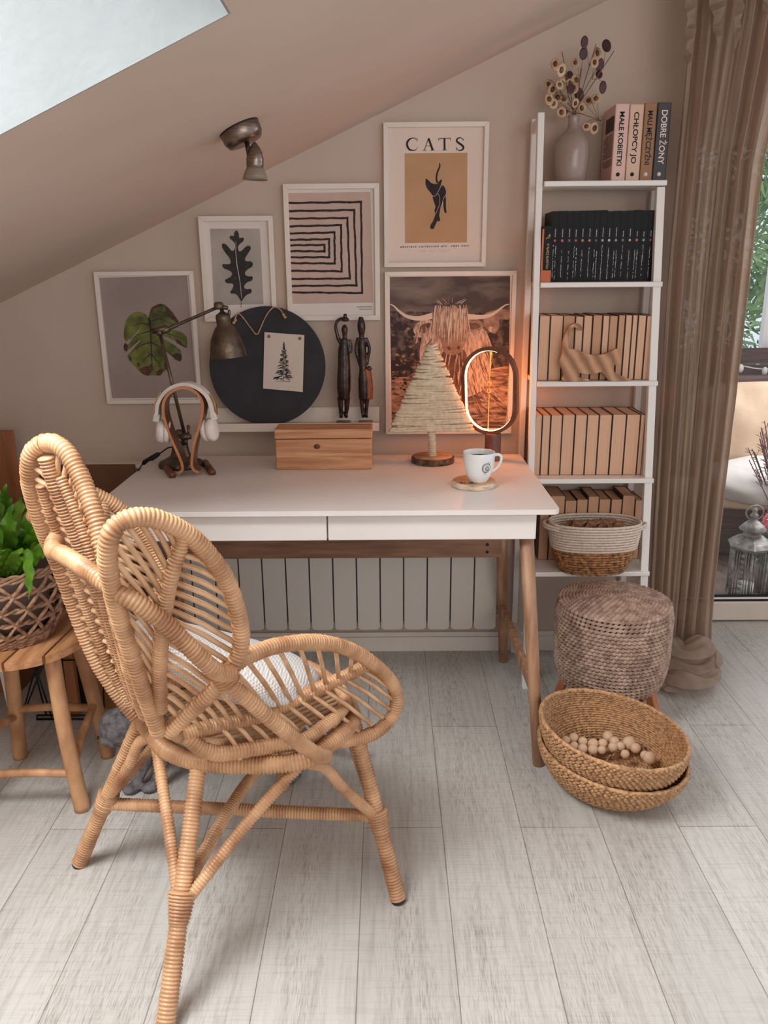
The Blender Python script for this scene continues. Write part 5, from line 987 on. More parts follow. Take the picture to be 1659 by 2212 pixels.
pl = ['at the far left edge','second from the left edge','third from the left edge','left of the middle, front of the tall pair','near the middle, beside the ring','topmost in the middle','just right of the topmost ball','oval-looking one in front of the middle','largest one, right of the middle','pale one in front of the largest','small one near the front rim','half hidden behind the front rim at left','low one behind the front rim','low one under the left-middle ball','small shaded one between the middle balls','small one at the right behind the last ball','last one at the right against the rim','small one between the middle and the largest']
for i, (p, q) in enumerate(zip(BW, BP)):
    o = build('wooden_ball', ball(MB(), (p[0],p[1],p[2]), q[2]*1.12, seg=24), 'balls', base=(p[0],p[1],p[2]-q[2])); tag(o, 'pale wooden ball in the basket, '+pl[i], 'ball', 'wooden balls in the woven basket')
mb = MB(); rnd = random.Random(4); e0 = [(0.493,-0.719,0.068),(0.684,-0.798,0.068),(0.628,-0.686,0.068),(0.686,-0.71,0.068)]
for i in range(16):
    a = Vector(e0[0]).lerp(Vector(e0[1]), rnd.random())+Vector((0,rnd.uniform(-.05,.04),0)); d = Vector((rnd.uniform(-.04,.04),rnd.uniform(-.03,.03),rnd.uniform(-.004,.012)))
    tube(mb, smooth_path([a, a+d*.5+Vector((0,0,.012)), a+d], .005), .0028, 6)
o = build('jute_cord', mb, 'jute', base=(e0[2][0],e0[2][1],.09)); tag(o, 'tangle of brown jute cord among the wooden balls', 'cord', kind='stuff')

# ---------------------------------------------------------------- rattan petal chair
CC = Vector((-.35,-1.178,0)); an_ = math.atan2(.59,.81); CF = Vector((math.cos(an_),math.sin(an_),0)); CL = Vector((-math.sin(an_),math.cos(an_),0))
def loc2w(f, l, z): return CC+CF*f+CL*l+Vector((0,0,z))
def mir(P): return [Vector(p)-CL*2*(Vector(p)-CC).dot(CL) for p in P]
V = lambda P: [Vector(p) for p in P]
ch = thing('rattan_chair', 'cane-wrapped rattan armchair with leaf-shaped back and arms, in front of the desk', 'chair', (-.35,-1.178,0))
feet = {'A':Vector((-.721,-1.108,0)), 'B':Vector((.018,-1.227,0)), 'C':Vector((-.408,-1.545,0)), 'D':Vector((-.285,-.821,0))}
tops = {'A':V([(-0.5335,-1.125,0.395)])[0], 'C':V([(-0.3741,-1.286,0.395)])[0], 'B':loc2w(.245,-.125,.395), 'D':loc2w(.245,.12,.395)}
jts = {}
for k in 'ABCD':
    f, tp = feet[k], tops[k]; mb = MB(); wrapped(mb, [f+(tp-f)*.012, f.lerp(tp,.5), tp], .0165 if k != 'C' else .0172, .0066, 14, depth=.12, R2=.0150); lg = build('leg', mb, 'rattan', ch)
    build('leg_cap', tube(MB(), [f, f+(tp-f)*.012, f+(tp-f)*.02], [.0155,.0165,.0160], 16), 'cap', lg)
    jts[k] = f.lerp(tp, .50 if k != 'C' else .48)
    build('binding', (lambda m: wrapped(m, [f.lerp(tp,.38), f.lerp(tp,.50)], .0175, .006, 14, R2=.0270 if k == 'C' else .0235))(MB()), 'rattan', lg)
near_ring = V([(-0.4832,-1.206,0.395),(-0.4439,-1.256,0.395),(-0.3732,-1.294,0.395),(-0.2806,-1.306,0.395),(-0.1818,-1.297,0.395),(-0.1311,-1.248,0.395)])
ring = near_ring+[tops['B'], loc2w(.275,0,.395), tops['D'], loc2w(.08,.18,.395), loc2w(-.07,.19,.395), tops['A']]
mb = MB(); wrapped(mb, ring, .0172, .0066, 14, closed=True, depth=.12); build('base_ring', mb, 'rattan', ch)
ring2 = [CC+CF*.05+(p-(CC+CF*.05))*.94+Vector((0,0,.035)) for p in ring]
for p in ring2: p.z = .432
mb = MB(); wrapped(mb, ring2, .0125, .006, 12, closed=True); build('seat_ring', mb, 'rattan', ch)
mids = {'AC':near_ring[0], 'CB':V([(-0.1697,-1.288,0.385)])[0], 'BD':loc2w(.275,0,.385), 'DA':loc2w(.06,.185,.385)}
for leg_, mid in (('A','AC'),('C','AC'),('C','CB'),('B','CB'),('B','BD'),('D','BD'),('D','DA'),('A','DA')):
    j = jts[leg_]-(tops[leg_]-feet[leg_])*.04; m = mids[mid]; out = Vector(((j-CC).x,(j-CC).y,0)).normalized()
    d = (j-m); d.z = 0; d.normalize()
    mb = MB(); wrapped(mb, [m+d*.012+Vector((0,0,-.004)), m+d*.050+Vector((0,0,-.030)), m.lerp(j,.5)+Vector((0,0,.012)), j.lerp(m,.12)+Vector((0,0,0)), j], .0112, .0062, 12); build('brace', mb, 'rattan', ch)
sa = feet['A'].lerp(tops['A'],.43); sb = feet['B'].lerp(tops['B'],.47); mb = MB(); wrapped(mb, [sa, sa.lerp(sb,.5), sb], .0135, .0062, 12); build('stretcher', mb, 'rattan', ch)
sc, sd = feet['C'].lerp(tops['C'],.50), feet['D'].lerp(tops['D'],.50); mb = MB(); wrapped(mb, [sc, sc.lerp(sd,.5)+Vector((0,0,.030)), sd], .0125, .0062, 12); build('stretcher', mb, 'rattan', ch)

def spoke(mb, a, b_, r=.0048, bow=.004):
    a, b_ = Vector(a), Vector(b_); tube(mb, [a, a.lerp(b_,.5)+Vector((0,0,bow)), b_], r, 7)
def panel(name, label, rim, rib, ribR, spokes, rimR=.0142, closed=False, pitch=.0066):
    mb = MB(); wrapped(mb, rim, rimR, pitch, 14, closed=closed, depth=.13); p = build(name, mb, 'rattan', ch)
    mb = MB()
    for a, b_ in spokes: spoke(mb, a, b_)
    build('spokes', mb, 'rattanlight', p)
    for rb in rib:
        mb = MB(); wrapped(mb, rb, ribR, .0058, 12, depth=.22); build('rib', mb, 'rattan', p)
    return p
# near arm leaf (outline, centre rib, slanting spokes)
rimN = V([(-0.4053,-1.416,0.532),(-0.4108,-1.433,0.588),(-0.4152,-1.46,0.66),(-0.4193,-1.482,0.73),(-0.4212,-1.508,0.798),(-0.4191,-1.532,0.858),(-0.4138,-1.552,0.91),(-0.401,-1.562,0.951),(-0.3827,-1.554,0.968),(-0.3592,-1.537,0.968),(-0.3317,-1.517,0.953),(-0.3048,-1.492,0.923),(-0.281,-1.468,0.88),(-0.2631,-1.445,0.831),(-0.2535,-1.429,0.779),(-0.2501,-1.417,0.732),(-0.2545,-1.413,0.695),(-0.2657,-1.416,0.669),(-0.2808,-1.421,0.645),(-0.304,-1.423,0.62),(-0.3467,-1.417,0.577),(-0.3919,-1.413,0.533)])
ribN = V([(-0.3959,-1.429,0.585),(-0.3829,-1.456,0.674),(-0.367,-1.477,0.752),(-0.3512,-1.491,0.814),(-0.3353,-1.499,0.867),(-0.3209,-1.498,0.905),(-0.3137,-1.498,0.927)])
spN = [V(s) for s in ([(-0.3521,-1.528,0.959),(-0.3309,-1.498,0.882)], [(-0.3658,-1.538,0.962),(-0.3384,-1.496,0.86)], [(-0.3808,-1.547,0.959),(-0.346,-1.494,0.84)], [(-0.3936,-1.551,0.952),(-0.3514,-1.492,0.82)], [(-0.4036,-1.551,0.934),(-0.3573,-1.489,0.799)], [(-0.4096,-1.548,0.912),(-0.3623,-1.484,0.777)], [(-0.4127,-1.54,0.886),(-0.367,-1.477,0.755)], [(-0.4149,-1.527,0.852),(-0.3717,-1.471,0.731)], [(-0.417,-1.509,0.808),(-0.3776,-1.463,0.704)], [(-0.4165,-1.496,0.775),(-0.3823,-1.456,0.678)], [(-0.4162,-1.481,0.738),(-0.3862,-1.449,0.652)], [(-0.4137,-1.469,0.7),(-0.3905,-1.44,0.623)], [(-0.4127,-1.459,0.664),(-0.3944,-1.433,0.598)], [(-0.338,-1.521,0.953),(-0.3239,-1.499,0.902)])]
spN += [V(s) for s in ([(-0.3176,-1.496,0.912),(-0.2857,-1.47,0.883)], [(-0.3237,-1.498,0.897),(-0.2727,-1.456,0.853)], [(-0.3287,-1.498,0.883),(-0.2629,-1.444,0.825)], [(-0.3337,-1.498,0.868),(-0.2588,-1.436,0.798)], [(-0.3393,-1.497,0.852),(-0.2547,-1.428,0.772)], [(-0.344,-1.495,0.836),(-0.2538,-1.422,0.748)], [(-0.3494,-1.493,0.819),(-0.2537,-1.417,0.725)], [(-0.3534,-1.491,0.805),(-0.2569,-1.415,0.703)], [(-0.3579,-1.488,0.789),(-0.2627,-1.415,0.686)], [(-0.3631,-1.484,0.771),(-0.2717,-1.418,0.67)], [(-0.369,-1.476,0.745),(-0.2886,-1.42,0.645)], [(-0.374,-1.468,0.721),(-0.3022,-1.42,0.629)], [(-0.378,-1.461,0.699),(-0.3122,-1.42,0.619)], [(-0.3823,-1.456,0.678),(-0.325,-1.42,0.607)], [(-0.3862,-1.449,0.654),(-0.3389,-1.417,0.592)], [(-0.3893,-1.442,0.629),(-0.3537,-1.416,0.578)], [(-0.3932,-1.435,0.606),(-0.3693,-1.415,0.563)])]
panel('arm_leaf', '', rimN, [ribN], .0125, spN)
low = lambda P: [Vector((p.x,p.y,.46+(p.z-.46)*.84))+CF*.045-CL*.02*max(0,(p.z-.5)/.45) for p in mir(P)]
panel('arm_leaf', '', low(rimN), [low(ribN)], .0125, [low(s) for s in spN])
# back leaf
nearB = V([(-0.579,-1.332,1.038),(-0.5516,-1.35,1.039),(-0.5272,-1.363,1.022),(-0.5031,-1.382,0.983),(-0.483,-1.405,0.942),(-0.4666,-1.424,0.896),(-0.457,-1.435,0.852),(-0.4516,-1.438,0.8),(-0.4502,-1.424,0.736),(-0.4507,-1.4,0.664),(-0.4509,-1.369,0.588),(-0.4502,-1.338,0.523)])
farB = V([(-0.5905,-1.329,1.032),(-0.6037,-1.326,1.022),(-0.6166,-1.317,0.996),(-0.6289,-1.294,0.945),(-0.6309,-1.271,0.886),(-0.629,-1.245,0.824),(-0.6227,-1.228,0.77),(-0.6144,-1.216,0.705),(-0.6001,-1.212,0.634),(-0.5775,-1.214,0.565),(-0.5447,-1.215,0.498),(-0.5106,-1.221,0.451)]); top_ = V([(-0.5881,-1.327,1.033)])
rimB = nearB[::-1]+[Vector(p) for p in [ (nearB[0]+farB[0])/2+Vector((0,0,.002)) ]]+farB
ribB = V([(-0.5747,-1.342,1.017),(-0.5666,-1.336,0.963),(-0.5545,-1.327,0.903),(-0.54,-1.316,0.835),(-0.5286,-1.308,0.77),(-0.5165,-1.299,0.693),(-0.5044,-1.29,0.613),(-0.489,-1.279,0.529)])
def on(P, s):
    Q = resample(smooth_path(P, .01), .004); return Q[min(len(Q)-1, max(0, int(s*(len(Q)-1))))]
spB = []
for i in range(22):
    s = .10+i*.040
    for side in (nearB, farB): spB.append((on(ribB, min(1,s+.02)), on(side, max(.03, s-.03))))
panel('back_leaf', '', rimB, [ribB], .0145, spB, rimR=.0150)
# two extra uprights laced between rib and rim on each side
for side in (nearB, farB):
    P = [a.lerp(b_, .47)-CF*.006 for a, b_ in zip([on(ribB, k/8) for k in range(1,9)], [on(side, k/8) for k in range(1,9)])]
    mb = MB(); wrapped(mb, P, .0095, .0056, 10, depth=.22); build('back_upright', mb, 'rattan', ch)
# hoop around the back joining both arms
hoop = V([(-0.2661,-1.441,0.662),(-0.2836,-1.466,0.678),(-0.3063,-1.488,0.717),(-0.3482,-1.508,0.782),(-0.3825,-1.526,0.825),(-0.4151,-1.528,0.849),(-0.457,-1.503,0.866),(-0.5004,-1.461,0.872),(-0.5411,-1.41,0.867)])
hoop = hoop+V([(-0.5777,-1.356,0.854)])+[loc2w(-.268,.05,.855), loc2w(-.225,.12,.835)]+mir(hoop[:6])[::-1]
mb = MB(); wrapped(mb, hoop, .0140, .0066, 14); build('arm_hoop', mb, 'rattan', ch)
# near lower leaf running forward from the arm joint
rimP = V([(-0.2766,-1.421,0.658),(-0.2569,-1.401,0.667),(-0.2384,-1.379,0.668),(-0.2017,-1.332,0.661),(-0.1411,-1.261,0.634),(-0.0837,-1.2,0.59),(-0.0315,-1.146,0.527),(0.0054,-1.107,0.463),(0.0164,-1.097,0.418),(0.0051,-1.105,0.38),(-0.0293,-1.133,0.36),(-0.0795,-1.174,0.367),(-0.1337,-1.218,0.389),(-0.1855,-1.256,0.41),(-0.2518,-1.304,0.431),(-0.3145,-1.344,0.445),(-0.3453,-1.358,0.463),(-0.371,-1.367,0.494)])
ribP = V([(-0.3743,-1.369,0.5),(-0.3444,-1.347,0.501),(-0.2999,-1.315,0.492),(-0.2522,-1.28,0.484),(-0.2191,-1.256,0.489),(-0.177,-1.225,0.496),(-0.1326,-1.193,0.503),(-0.0865,-1.159,0.509),(-0.0445,-1.129,0.517)])
up = [V(s) for s in ([(-0.1046,-1.219,0.601),(-0.1032,-1.179,0.512)], [(-0.0733,-1.189,0.574),(-0.0797,-1.162,0.518)], [(-0.1378,-1.254,0.625),(-0.1282,-1.197,0.509)], [(-0.1688,-1.291,0.643),(-0.1513,-1.216,0.507)], [(-0.2021,-1.33,0.655),(-0.1739,-1.233,0.504)], [(-0.2261,-1.36,0.66),(-0.1942,-1.248,0.5)], [(-0.2497,-1.387,0.66),(-0.2144,-1.262,0.497)], [(-0.2684,-1.406,0.65),(-0.2362,-1.278,0.494)], [(-0.2825,-1.413,0.634),(-0.2576,-1.291,0.49)], [(-0.2977,-1.415,0.617),(-0.2778,-1.306,0.493)], [(-0.3113,-1.415,0.605),(-0.298,-1.321,0.496)], [(-0.3269,-1.413,0.59),(-0.315,-1.333,0.499)], [(-0.3417,-1.412,0.576),(-0.3315,-1.343,0.501)], [(-0.3564,-1.41,0.562),(-0.3472,-1.352,0.503)])]
dn = [V(s) for s in ([(-0.0603,-1.148,0.518),(0.0075,-1.103,0.442)], [(-0.0749,-1.158,0.514),(0.0091,-1.102,0.419)], [(-0.0959,-1.173,0.511),(0.001,-1.108,0.4)], [(-0.1161,-1.188,0.508),(-0.0148,-1.122,0.388)], [(-0.1368,-1.206,0.506),(-0.0384,-1.14,0.381)], [(-0.1586,-1.222,0.503),(-0.0656,-1.163,0.379)], [(-0.1804,-1.238,0.5),(-0.0975,-1.188,0.384)], [(-0.203,-1.254,0.497),(-0.1337,-1.218,0.397)], [(-0.2233,-1.269,0.493),(-0.1653,-1.241,0.407)], [(-0.2475,-1.286,0.489),(-0.196,-1.264,0.419)], [(-0.2721,-1.302,0.49),(-0.2275,-1.287,0.428)], [(-0.2948,-1.318,0.494),(-0.2578,-1.306,0.436)], [(-0.3182,-1.335,0.498),(-0.2881,-1.326,0.443)])]
panel('lower_leaf', '', rimP, [ribP], .0135, up+dn)
# seat of spokes with a low front rim (below the cushion)
mb = MB()
for i in range(17):
    l = -.13+i*.0165; spoke(mb, loc2w(-.10,l,.438), loc2w(.20+.03*math.cos(l*9),l,.436), .0045, -.012)
for f in (-.04,.06,.15): spoke(mb, loc2w(f,-.17,.432), loc2w(f,.18,.432), .006, -.012)
build('seat_spokes', mb, 'rattanlight', ch)
# diagonal struts from the arm joints
for P in (V([(-0.278,-1.435,0.646),(-0.2475,-1.427,0.608),(-0.2124,-1.409,0.559),(-0.1739,-1.374,0.494),(-0.1408,-1.323,0.43),(-0.1256,-1.28,0.396)]),):
    for Q in (P, mir(P)):
        mb = MB(); wrapped(mb, Q, .0135, .0064, 14); build('strut', mb, 'rattan', ch)
        mb = MB(); wrapped(mb, [Q[0]+(Q[0]-Q[1])*.35+Vector((0,0,.01)), Q[0].lerp(Q[1],.25)], .0205, .0060, 14, depth=.2); build('binding', mb, 'rattan', ch)
M['meshpad'] = None
def padmat():
    m = mat('white_woven_pad', srgb(226,222,218), rough=.9); N = m.node_tree.nodes; L = m.node_tree.links; b = N['Principled BSDF']
    tc = N.new('ShaderNodeTexCoord'); v = N.new('ShaderNodeTexVoronoi'); v.inputs['Scale'].default_value = 190; v.inputs['Randomness'].default_value = .12
    r = N.new('ShaderNodeValToRGB'); r.color_ramp.elements[0].color = srgb(238,235,231); r.color_ramp.elements[1].color = srgb(176,168,160); r.color_ramp.elements[0].position = .3; r.color_ramp.elements[1].position = .75
    bp = N.new('ShaderNodeBump'); bp.inputs['Strength'].default_value = .6; bp.inputs['Distance'].default_value = .002; bp.invert = True
    L.new(tc.outputs['Object'], v.inputs['Vector']); L.new(v.outputs[0], r.inputs[0]); L.new(r.outputs[0], b.inputs['Base Color']); L.new(v.outputs[0], bp.inputs['Height']); L.new(bp.outputs[0], b.inputs['Normal']); return m
M['meshpad'] = padmat()
pc_ = loc2w(.018,.004,.538); tl_ = math.radians(27); e1 = CF*math.cos(tl_)-Vector((0,0,math.sin(tl_))); e2 = CL; e3 = e1.cross(e2)
mb = MB(); vs = []; n1, n2 = 40, 12
for i in range(n2+1):
    th = PI*i/n2; rr = math.sin(th)**.55 if 0 < i < n2 else 0; hh = math.cos(th)
    for k in range(n1):
        a = 2*PI*k/n1; q = e1*rr*.216*math.cos(a)+e2*rr*.168*math.sin(a)+e3*(.046*hh+.020*(rr*math.cos(a))**2); vs.append(pc_+q)
mb.add(vs, [(i*n1+k, (i+1)*n1+k, (i+1)*n1+(k+1)%n1, i*n1+(k+1)%n1) for i in range(n2) for k in range(n1)])
o = build('seat_cushion', mb, 'meshpad', base=pc_-Vector((0,0,.08))); tag(o, 'white woven round cushion in the seat of the rattan chair', 'cushion')

# ---------------------------------------------------------------- stool with planter
st_ = thing('wooden_stool', 'teak branch stool with a slatted round top under the fern', 'stool', (-.92,-.80,0))
SC = Vector((-.925,-.800,0)); ftS = [(-.785,-.905),(-.798,-.665),(-1.045,-.669),(-1.045,-.915)]
M['stooltop'] = M['stooltop']
sd_ = V([(-0.819,-0.901,0.44),(-0.808,-0.702,0.44)]); sdir = (sd_[1]-sd_[0]); sdir.z = 0; sdir.normalize(); sper = Vector((sdir.y,-sdir.x,0))
off0 = (sd_[0]-SC).dot(sper); edges = [-.165, off0-.158, off0-.079-.0, off0, .165]; edges = sorted(e for e in edges if -.166 <= e <= .166)
for a, b_ in zip(edges, edges[1:]):
    a += .003; b_ -= .003; pts = []; R_ = .165
    for k in range(13): s = a+(b_-a)*k/12; pts.append(SC+sper*s+sdir*math.sqrt(max(0,R_*R_-s*s)))
    for k in range(13): s = b_-(b_-a)*k/12; pts.append(SC+sper*s-sdir*math.sqrt(max(0,R_*R_-s*s)))
    build('seat_slat', prism(MB(), [p+Vector((0,0,.420)) for p in pts], (0,0,.021)), 'stooltop', st_, bevel=.003)
legT = []
for x, y in ftS:
    f = Vector((x,y,0)); t_ = Vector((SC.x+(x-SC.x)*.72, SC.y+(y-SC.y)*.72, .420)); legT.append((f,t_))
    mid = f.lerp(t_,.5)+Vector((random.uniform(-.004,.004),random.uniform(-.004,.004),0))
    build('leg', tube(MB(), smooth_path([f, f.lerp(t_,.03), mid, t_], .03), .0195, 18), 'stool', st_)
for i, (a, b_, s, r_) in enumerate(((0,1,.30,.0105),(1,2,.38,.011),(3,0,.24,.0105),(2,3,.33,.011))):
    p = legT[a][0].lerp(legT[a][1], s); q = legT[b_][0].lerp(legT[b_][1], s+(.12 if i in (0,3) else 0)); 
    build('stretcher', tube(MB(), smooth_path([p, p.lerp(q,.5)+Vector((0,0,.006)), q], .02), r_, 12), 'stool', st_)
M['wick'] = mat('water_hyacinth', srgb(112,72,52), srgb(184,142,112), rough=.8, scale=50, contrast=(.3,.6), bump=.5, bscale=140)
M['greypot'] = mat('grey_plastic_pot', srgb(120,104,94), srgb(134,118,108), rough=.6, scale=9)
PC_ = Vector((-.945,-.805,.4415)); t = thing('wicker_planter', 'open-weave wicker planter on the wooden stool holding a fern', 'planter', PC_)
rp = lambda z: .090+.050*math.sin(min(1,z/.19)*PI*.55)
build('inner_pot', lathe(MB(), [(.0001,.006),(.075,.006),(.112,.17),(.118,.182),(.112,.182),(.105,.165),(.0001,.160)], PC_, 40), 'greypot', t)
mb = MB(); zs = [.006,.014,.022,.034,.072,.110,.150,.186,.194]
for z in zs:
    for ph in (0, PI): tube(mb, [(PC_.x+(rp(z)+.004*math.cos(k*1.1+ph))*math.cos(2*PI*k/80), PC_.y+(rp(z)+.004*math.cos(k*1.1+ph))*math.sin(2*PI*k/80), PC_.z+z+.004*math.sin(k*1.1+ph)) for k in range(80)], .0042, 6, closed=True)
build('woven_bands', mb, 'wick', t)
mb = MB(); bz = [.034,.072,.110,.150,.186]
for i in range(4):
    n = 15
    for k in range(n):
        for s in (-1,1):
            a0 = 2*PI*(k+.5*(i%2))/n; a1 = a0+s*2*PI/n*.55; P = []
            for q in (0,.5,1):
                a = a0+(a1-a0)*q; z = bz[i]+(bz[i+1]-bz[i])*q; r = rp(z)+.004+.003*math.sin(q*PI)*s; P.append((PC_.x+r*math.cos(a), PC_.y+r*math.sin(a), PC_.z+z))
            tube(mb, P, [.0046,.0052,.0046], 6, flat=.6)
build('lattice', mb, 'wick', t)
M['fern'] = mat('fern_green', srgb(38,84,14), srgb(122,176,40), rough=.28, scale=16, contrast=(.3,.7), bump=.3, bscale=50); M['fernrib'] = mat('fern_midrib', srgb(96,140,40), rough=.4)
FW = 1.55
t = thing('bird_nest_fern', 'bright green fern with wavy strap leaves in the wicker planter', 'plant', PC_+Vector((0,0,.165)))
def frond(P, w_, seed, ruff=.0035):
    rnd = random.Random(seed); Q = resample(smooth_path(P, .01), .0045); n = len(Q); mb = MB(); fr = frames(Q); vs = []; K = 6; a0 = rnd.uniform(0,6)
    side0 = Vector((rnd.uniform(.6,1), rnd.uniform(-.5,.5), 0)).normalized()
    for i,q in enumerate(Q):
        f = i/(n-1); wd = w_*(abs(math.sin(PI*min(.99,(.12+.86*f))))**.55)*(1 if f < .85 else max(0,1-(f-.85)/.15)**.6+.02)
        T = fr[i][0]; s = (side0-T*side0.dot(T)).normalized(); nrm = T.cross(s)
        for k in range(-K//2, K//2+1):
            g = k/(K/2); vs.append(q+s*g*wd+nrm*(-.25*wd*abs(g)+ruff*abs(g)*abs(g)*math.sin(i*.75+a0+g)))
    m = K+1; mb.add(vs, [(i*m+k, i*m+k+1, (i+1)*m+k+1, (i+1)*m+k) for i in range(n-1) for k in range(K)])
    return mb
fb = PC_+Vector((.0,-.005,.15))
LV = [([(-0.836,-0.8,0.709),(-0.803,-0.8,0.767),(-0.786,-0.8,0.816)],.015), ([(-0.863,-0.83,0.707),(-0.848,-0.83,0.754),(-0.833,-0.83,0.801)],.016), ([(-0.903,-0.79,0.706),(-0.894,-0.79,0.753),(-0.881,-0.79,0.805)],.015), ([(-0.953,-0.78,0.703),(-0.951,-0.78,0.763),(-0.943,-0.78,0.818)],.017), ([(-0.893,-0.86,0.717),(-0.885,-0.86,0.763),(-0.876,-0.86,0.797)],.016), ([(-0.851,-0.74,0.69),(-0.818,-0.74,0.726),(-0.79,-0.74,0.768)],.016), ([(-0.937,-0.76,0.721),(-0.939,-0.76,0.774),(-0.932,-0.76,0.821)],.016), ([(-0.83,-0.84,0.722),(-0.809,-0.84,0.756),(-0.793,-0.84,0.796)],.014), ([(-0.902,-0.9,0.719),(-0.906,-0.9,0.764),(-0.917,-0.9,0.797)],.017), ([(-0.9,-0.72,0.696),(-0.876,-0.72,0.745),(-0.866,-0.72,0.793)],.014), ([(-0.798,-0.88,0.712),(-0.78,-0.88,0.729),(-0.767,-0.88,0.746)],.015)]
for i, (P, w_) in enumerate(LV): build('leaf', frond([fb]+V(P), w_*FW, i, .006), 'fern', t)
build('leaf', frond([fb]+V([(-0.843,-0.93,0.701),(-0.83,-0.93,0.701),(-0.826,-0.93,0.667),(-0.831,-0.93,0.616),(-0.833,-0.93,0.588)]), .016, 31), 'fern', t)
build('leaf', frond([fb]+V([(-0.8,-0.9,0.705),(-0.783,-0.9,0.705),(-0.777,-0.9,0.679),(-0.778,-0.9,0.645),(-0.783,-0.9,0.625)]), .013, 32), 'fern', t)
build('leaf', frond([fb]+V([(-0.879,-0.92,0.704),(-0.899,-0.92,0.695),(-0.921,-0.92,0.67),(-0.942,-0.92,0.636)]), .017, 33), 'fern', t)
build('leaf', frond([fb]+V([(-0.821,-0.88,0.706),(-0.8,-0.88,0.714),(-0.787,-0.88,0.7)]), .015, 34), 'fern', t)

# ---------------------------------------------------------------- grey cat walking under the chair
M['catfur'] = mat('grey_cat_fur', srgb(78,72,74), srgb(128,120,120), rough=.95, scale=60, contrast=(.3,.65), bump=.9, bscale=300)
M['catpale'] = mat('pale_muzzle_fur', srgb(120,112,110), srgb(150,142,138), rough=.95, scale=80, bump=.8, bscale=300)
M['cateye'] = mat('cat_eye', srgb(30,26,22), rough=.1)
t = thing('cat', 'grey short-haired cat walking behind the rattan chair with its head lowered', 'cat', (-.48,-.76,0))
mb = MB()
spine = [(-.235,-.735,.155),(-.28,-.735,.165),(-.35,-.735,.158),(-.43,-.745,.152),(-.52,-.755,.158),(-.585,-.765,.168),(-.635,-.772,.178),(-.672,-.780,.182)]
tube(mb, smooth_path(spine, .012), resamp([.030,.056,.064,.064,.062,.058,.044,.036], len(smooth_path(spine, .012))), 18)
H = Vector((-.706,-.797,.172)); ball(mb, H, .056, 1.0,.95,.92); ball(mb, H+Vector((-.024,-.018,-.022)), .026, 1,1,.8); ball(mb, H+Vector((-.012,-.028,-.020)), .022); ball(mb, H+Vector((-.030,.006,-.020)), .020)
def limb(P, R_): Q = smooth_path(P, .012); tube(mb, Q, resamp(R_, len(Q)), 12)
limb([(-.585,-.785,.150),(-.592,-.800,.100),(-.606,-.815,.055),(-.618,-.825,.022),(-.628,-.830,.012)], [.036,.025,.018,.0145,.015]); ball(mb, (-.634,-.834,.013), .017, 1.25,1,.75)
limb([(-.600,-.745,.150),(-.630,-.760,.105),(-.650,-.790,.060),(-.668,-.820,.024),(-.675,-.835,.012)], [.036,.025,.018,.0145,.015]); ball(mb, (-.682,-.840,.013), .017, 1.25,1,.75)
limb([(-.285,-.760,.140),(-.300,-.780,.095),(-.262,-.785,.062),(-.250,-.790,.022),(-.258,-.794,.012)], [.048,.036,.020,.015,.015]); ball(mb, (-.266,-.795,.013), .017, 1.35,1,.75)
limb([(-.275,-.710,.140),(-.255,-.700,.092),(-.215,-.695,.065),(-.212,-.700,.022),(-.222,-.702,.012)], [.048,.034,.020,.015,.015]); ball(mb, (-.230,-.704,.013), .017, 1.35,1,.75)
limb([(-.235,-.735,.165),(-.190,-.735,.150),(-.150,-.728,.105),(-.115,-.715,.070),(-.075,-.705,.065)], [.022,.015,.013,.012,.010])
for dx, dy in ((.008,-.024),(-.004,.026)):
    a = H+Vector((dx+.010,dy,.030)); tube(mb, [a, a+Vector((-.002,dy*.12,.018)), a+Vector((-.004,dy*.25,.036))], [.019,.012,.002], 10, flat=.55)
o = build('body', mb, 'catfur', t); meld(o, .004)
for d in (Vector((-.035,-.026,.006)), Vector((-.042,.000,.006))): build('eye', ball(MB(), H+d, .0065), 'cateye', t)
build('nose', ball(MB(), H+Vector((-.050,-.022,-.018)), .0048), 'cateye', t)

# ---------------------------------------------------------------- things stored at the left
M['board'] = mat('brown_fibreboard', srgb(104,66,42), srgb(116,76,50), rough=.7, scale=6)
o = build('brown_board', box(MB(), -1.19, -.835, -.075, -.055, 0, .706), 'board', base=(-1.0,-.065,0), bevel=.002); tag(o, 'large brown board standing against the wall left of the desk', 'board')
o = build('white_batten', box(MB(), -1.30, -.80, -.050, 0, .690, .703), 'frame', base=(-1.05,-.02,.69)); tag(o, 'thin white batten along the wall above the brown board', 'batten')
M['orangewood'] = mat('orange_wood', srgb(150,92,54), srgb(178,116,74), rough=.5, scale=9, stretch=(3,3,.5), bump=.1)
o = build('wooden_cabinet', box(MB(), -1.315, -1.205, -.30, -.09, 0, .83), 'orangewood', base=(-1.26,-.2,0), bevel=.004); tag(o, 'orange-brown wooden cabinet edge at the far left by the wall', 'cabinet')
o = build('black_case', box(MB(), -1.04, -.935, -.42, -.16, 0, .40), 'dark', base=(-1.0,-.3,0), bevel=.006); M['case'] = mat('matt_black_case', srgb(16,14,15), rough=.7); o.data.materials[0] = M['case']; tag(o, 'tall matt black case behind the wooden stool', 'case')
M['golden'] = mat('golden_wood_panel', srgb(150,104,52), srgb(178,130,74), rough=.5, scale=9, stretch=(3,3,.6))
o = build('wooden_plank', box(MB(), -.930, -.80, -.405, -.385, 0, .36), 'golden', base=(-.86,-.395,0), bevel=.002); tag(o, 'golden wooden plank standing beside the black case', 'panel')
o = build('wooden_plank', box(MB(), -.985, -.955, -.455, -.43, 0, .36), 'orangewood', base=(-.97,-.44,0), bevel=.002); tag(o, 'narrow orange wooden slat leaning before the black case', 'panel')
t = thing('wire_rack', 'black crossed-wire rack behind the stool legs', 'rack', (-.97,-.47,0))
mb = MB()
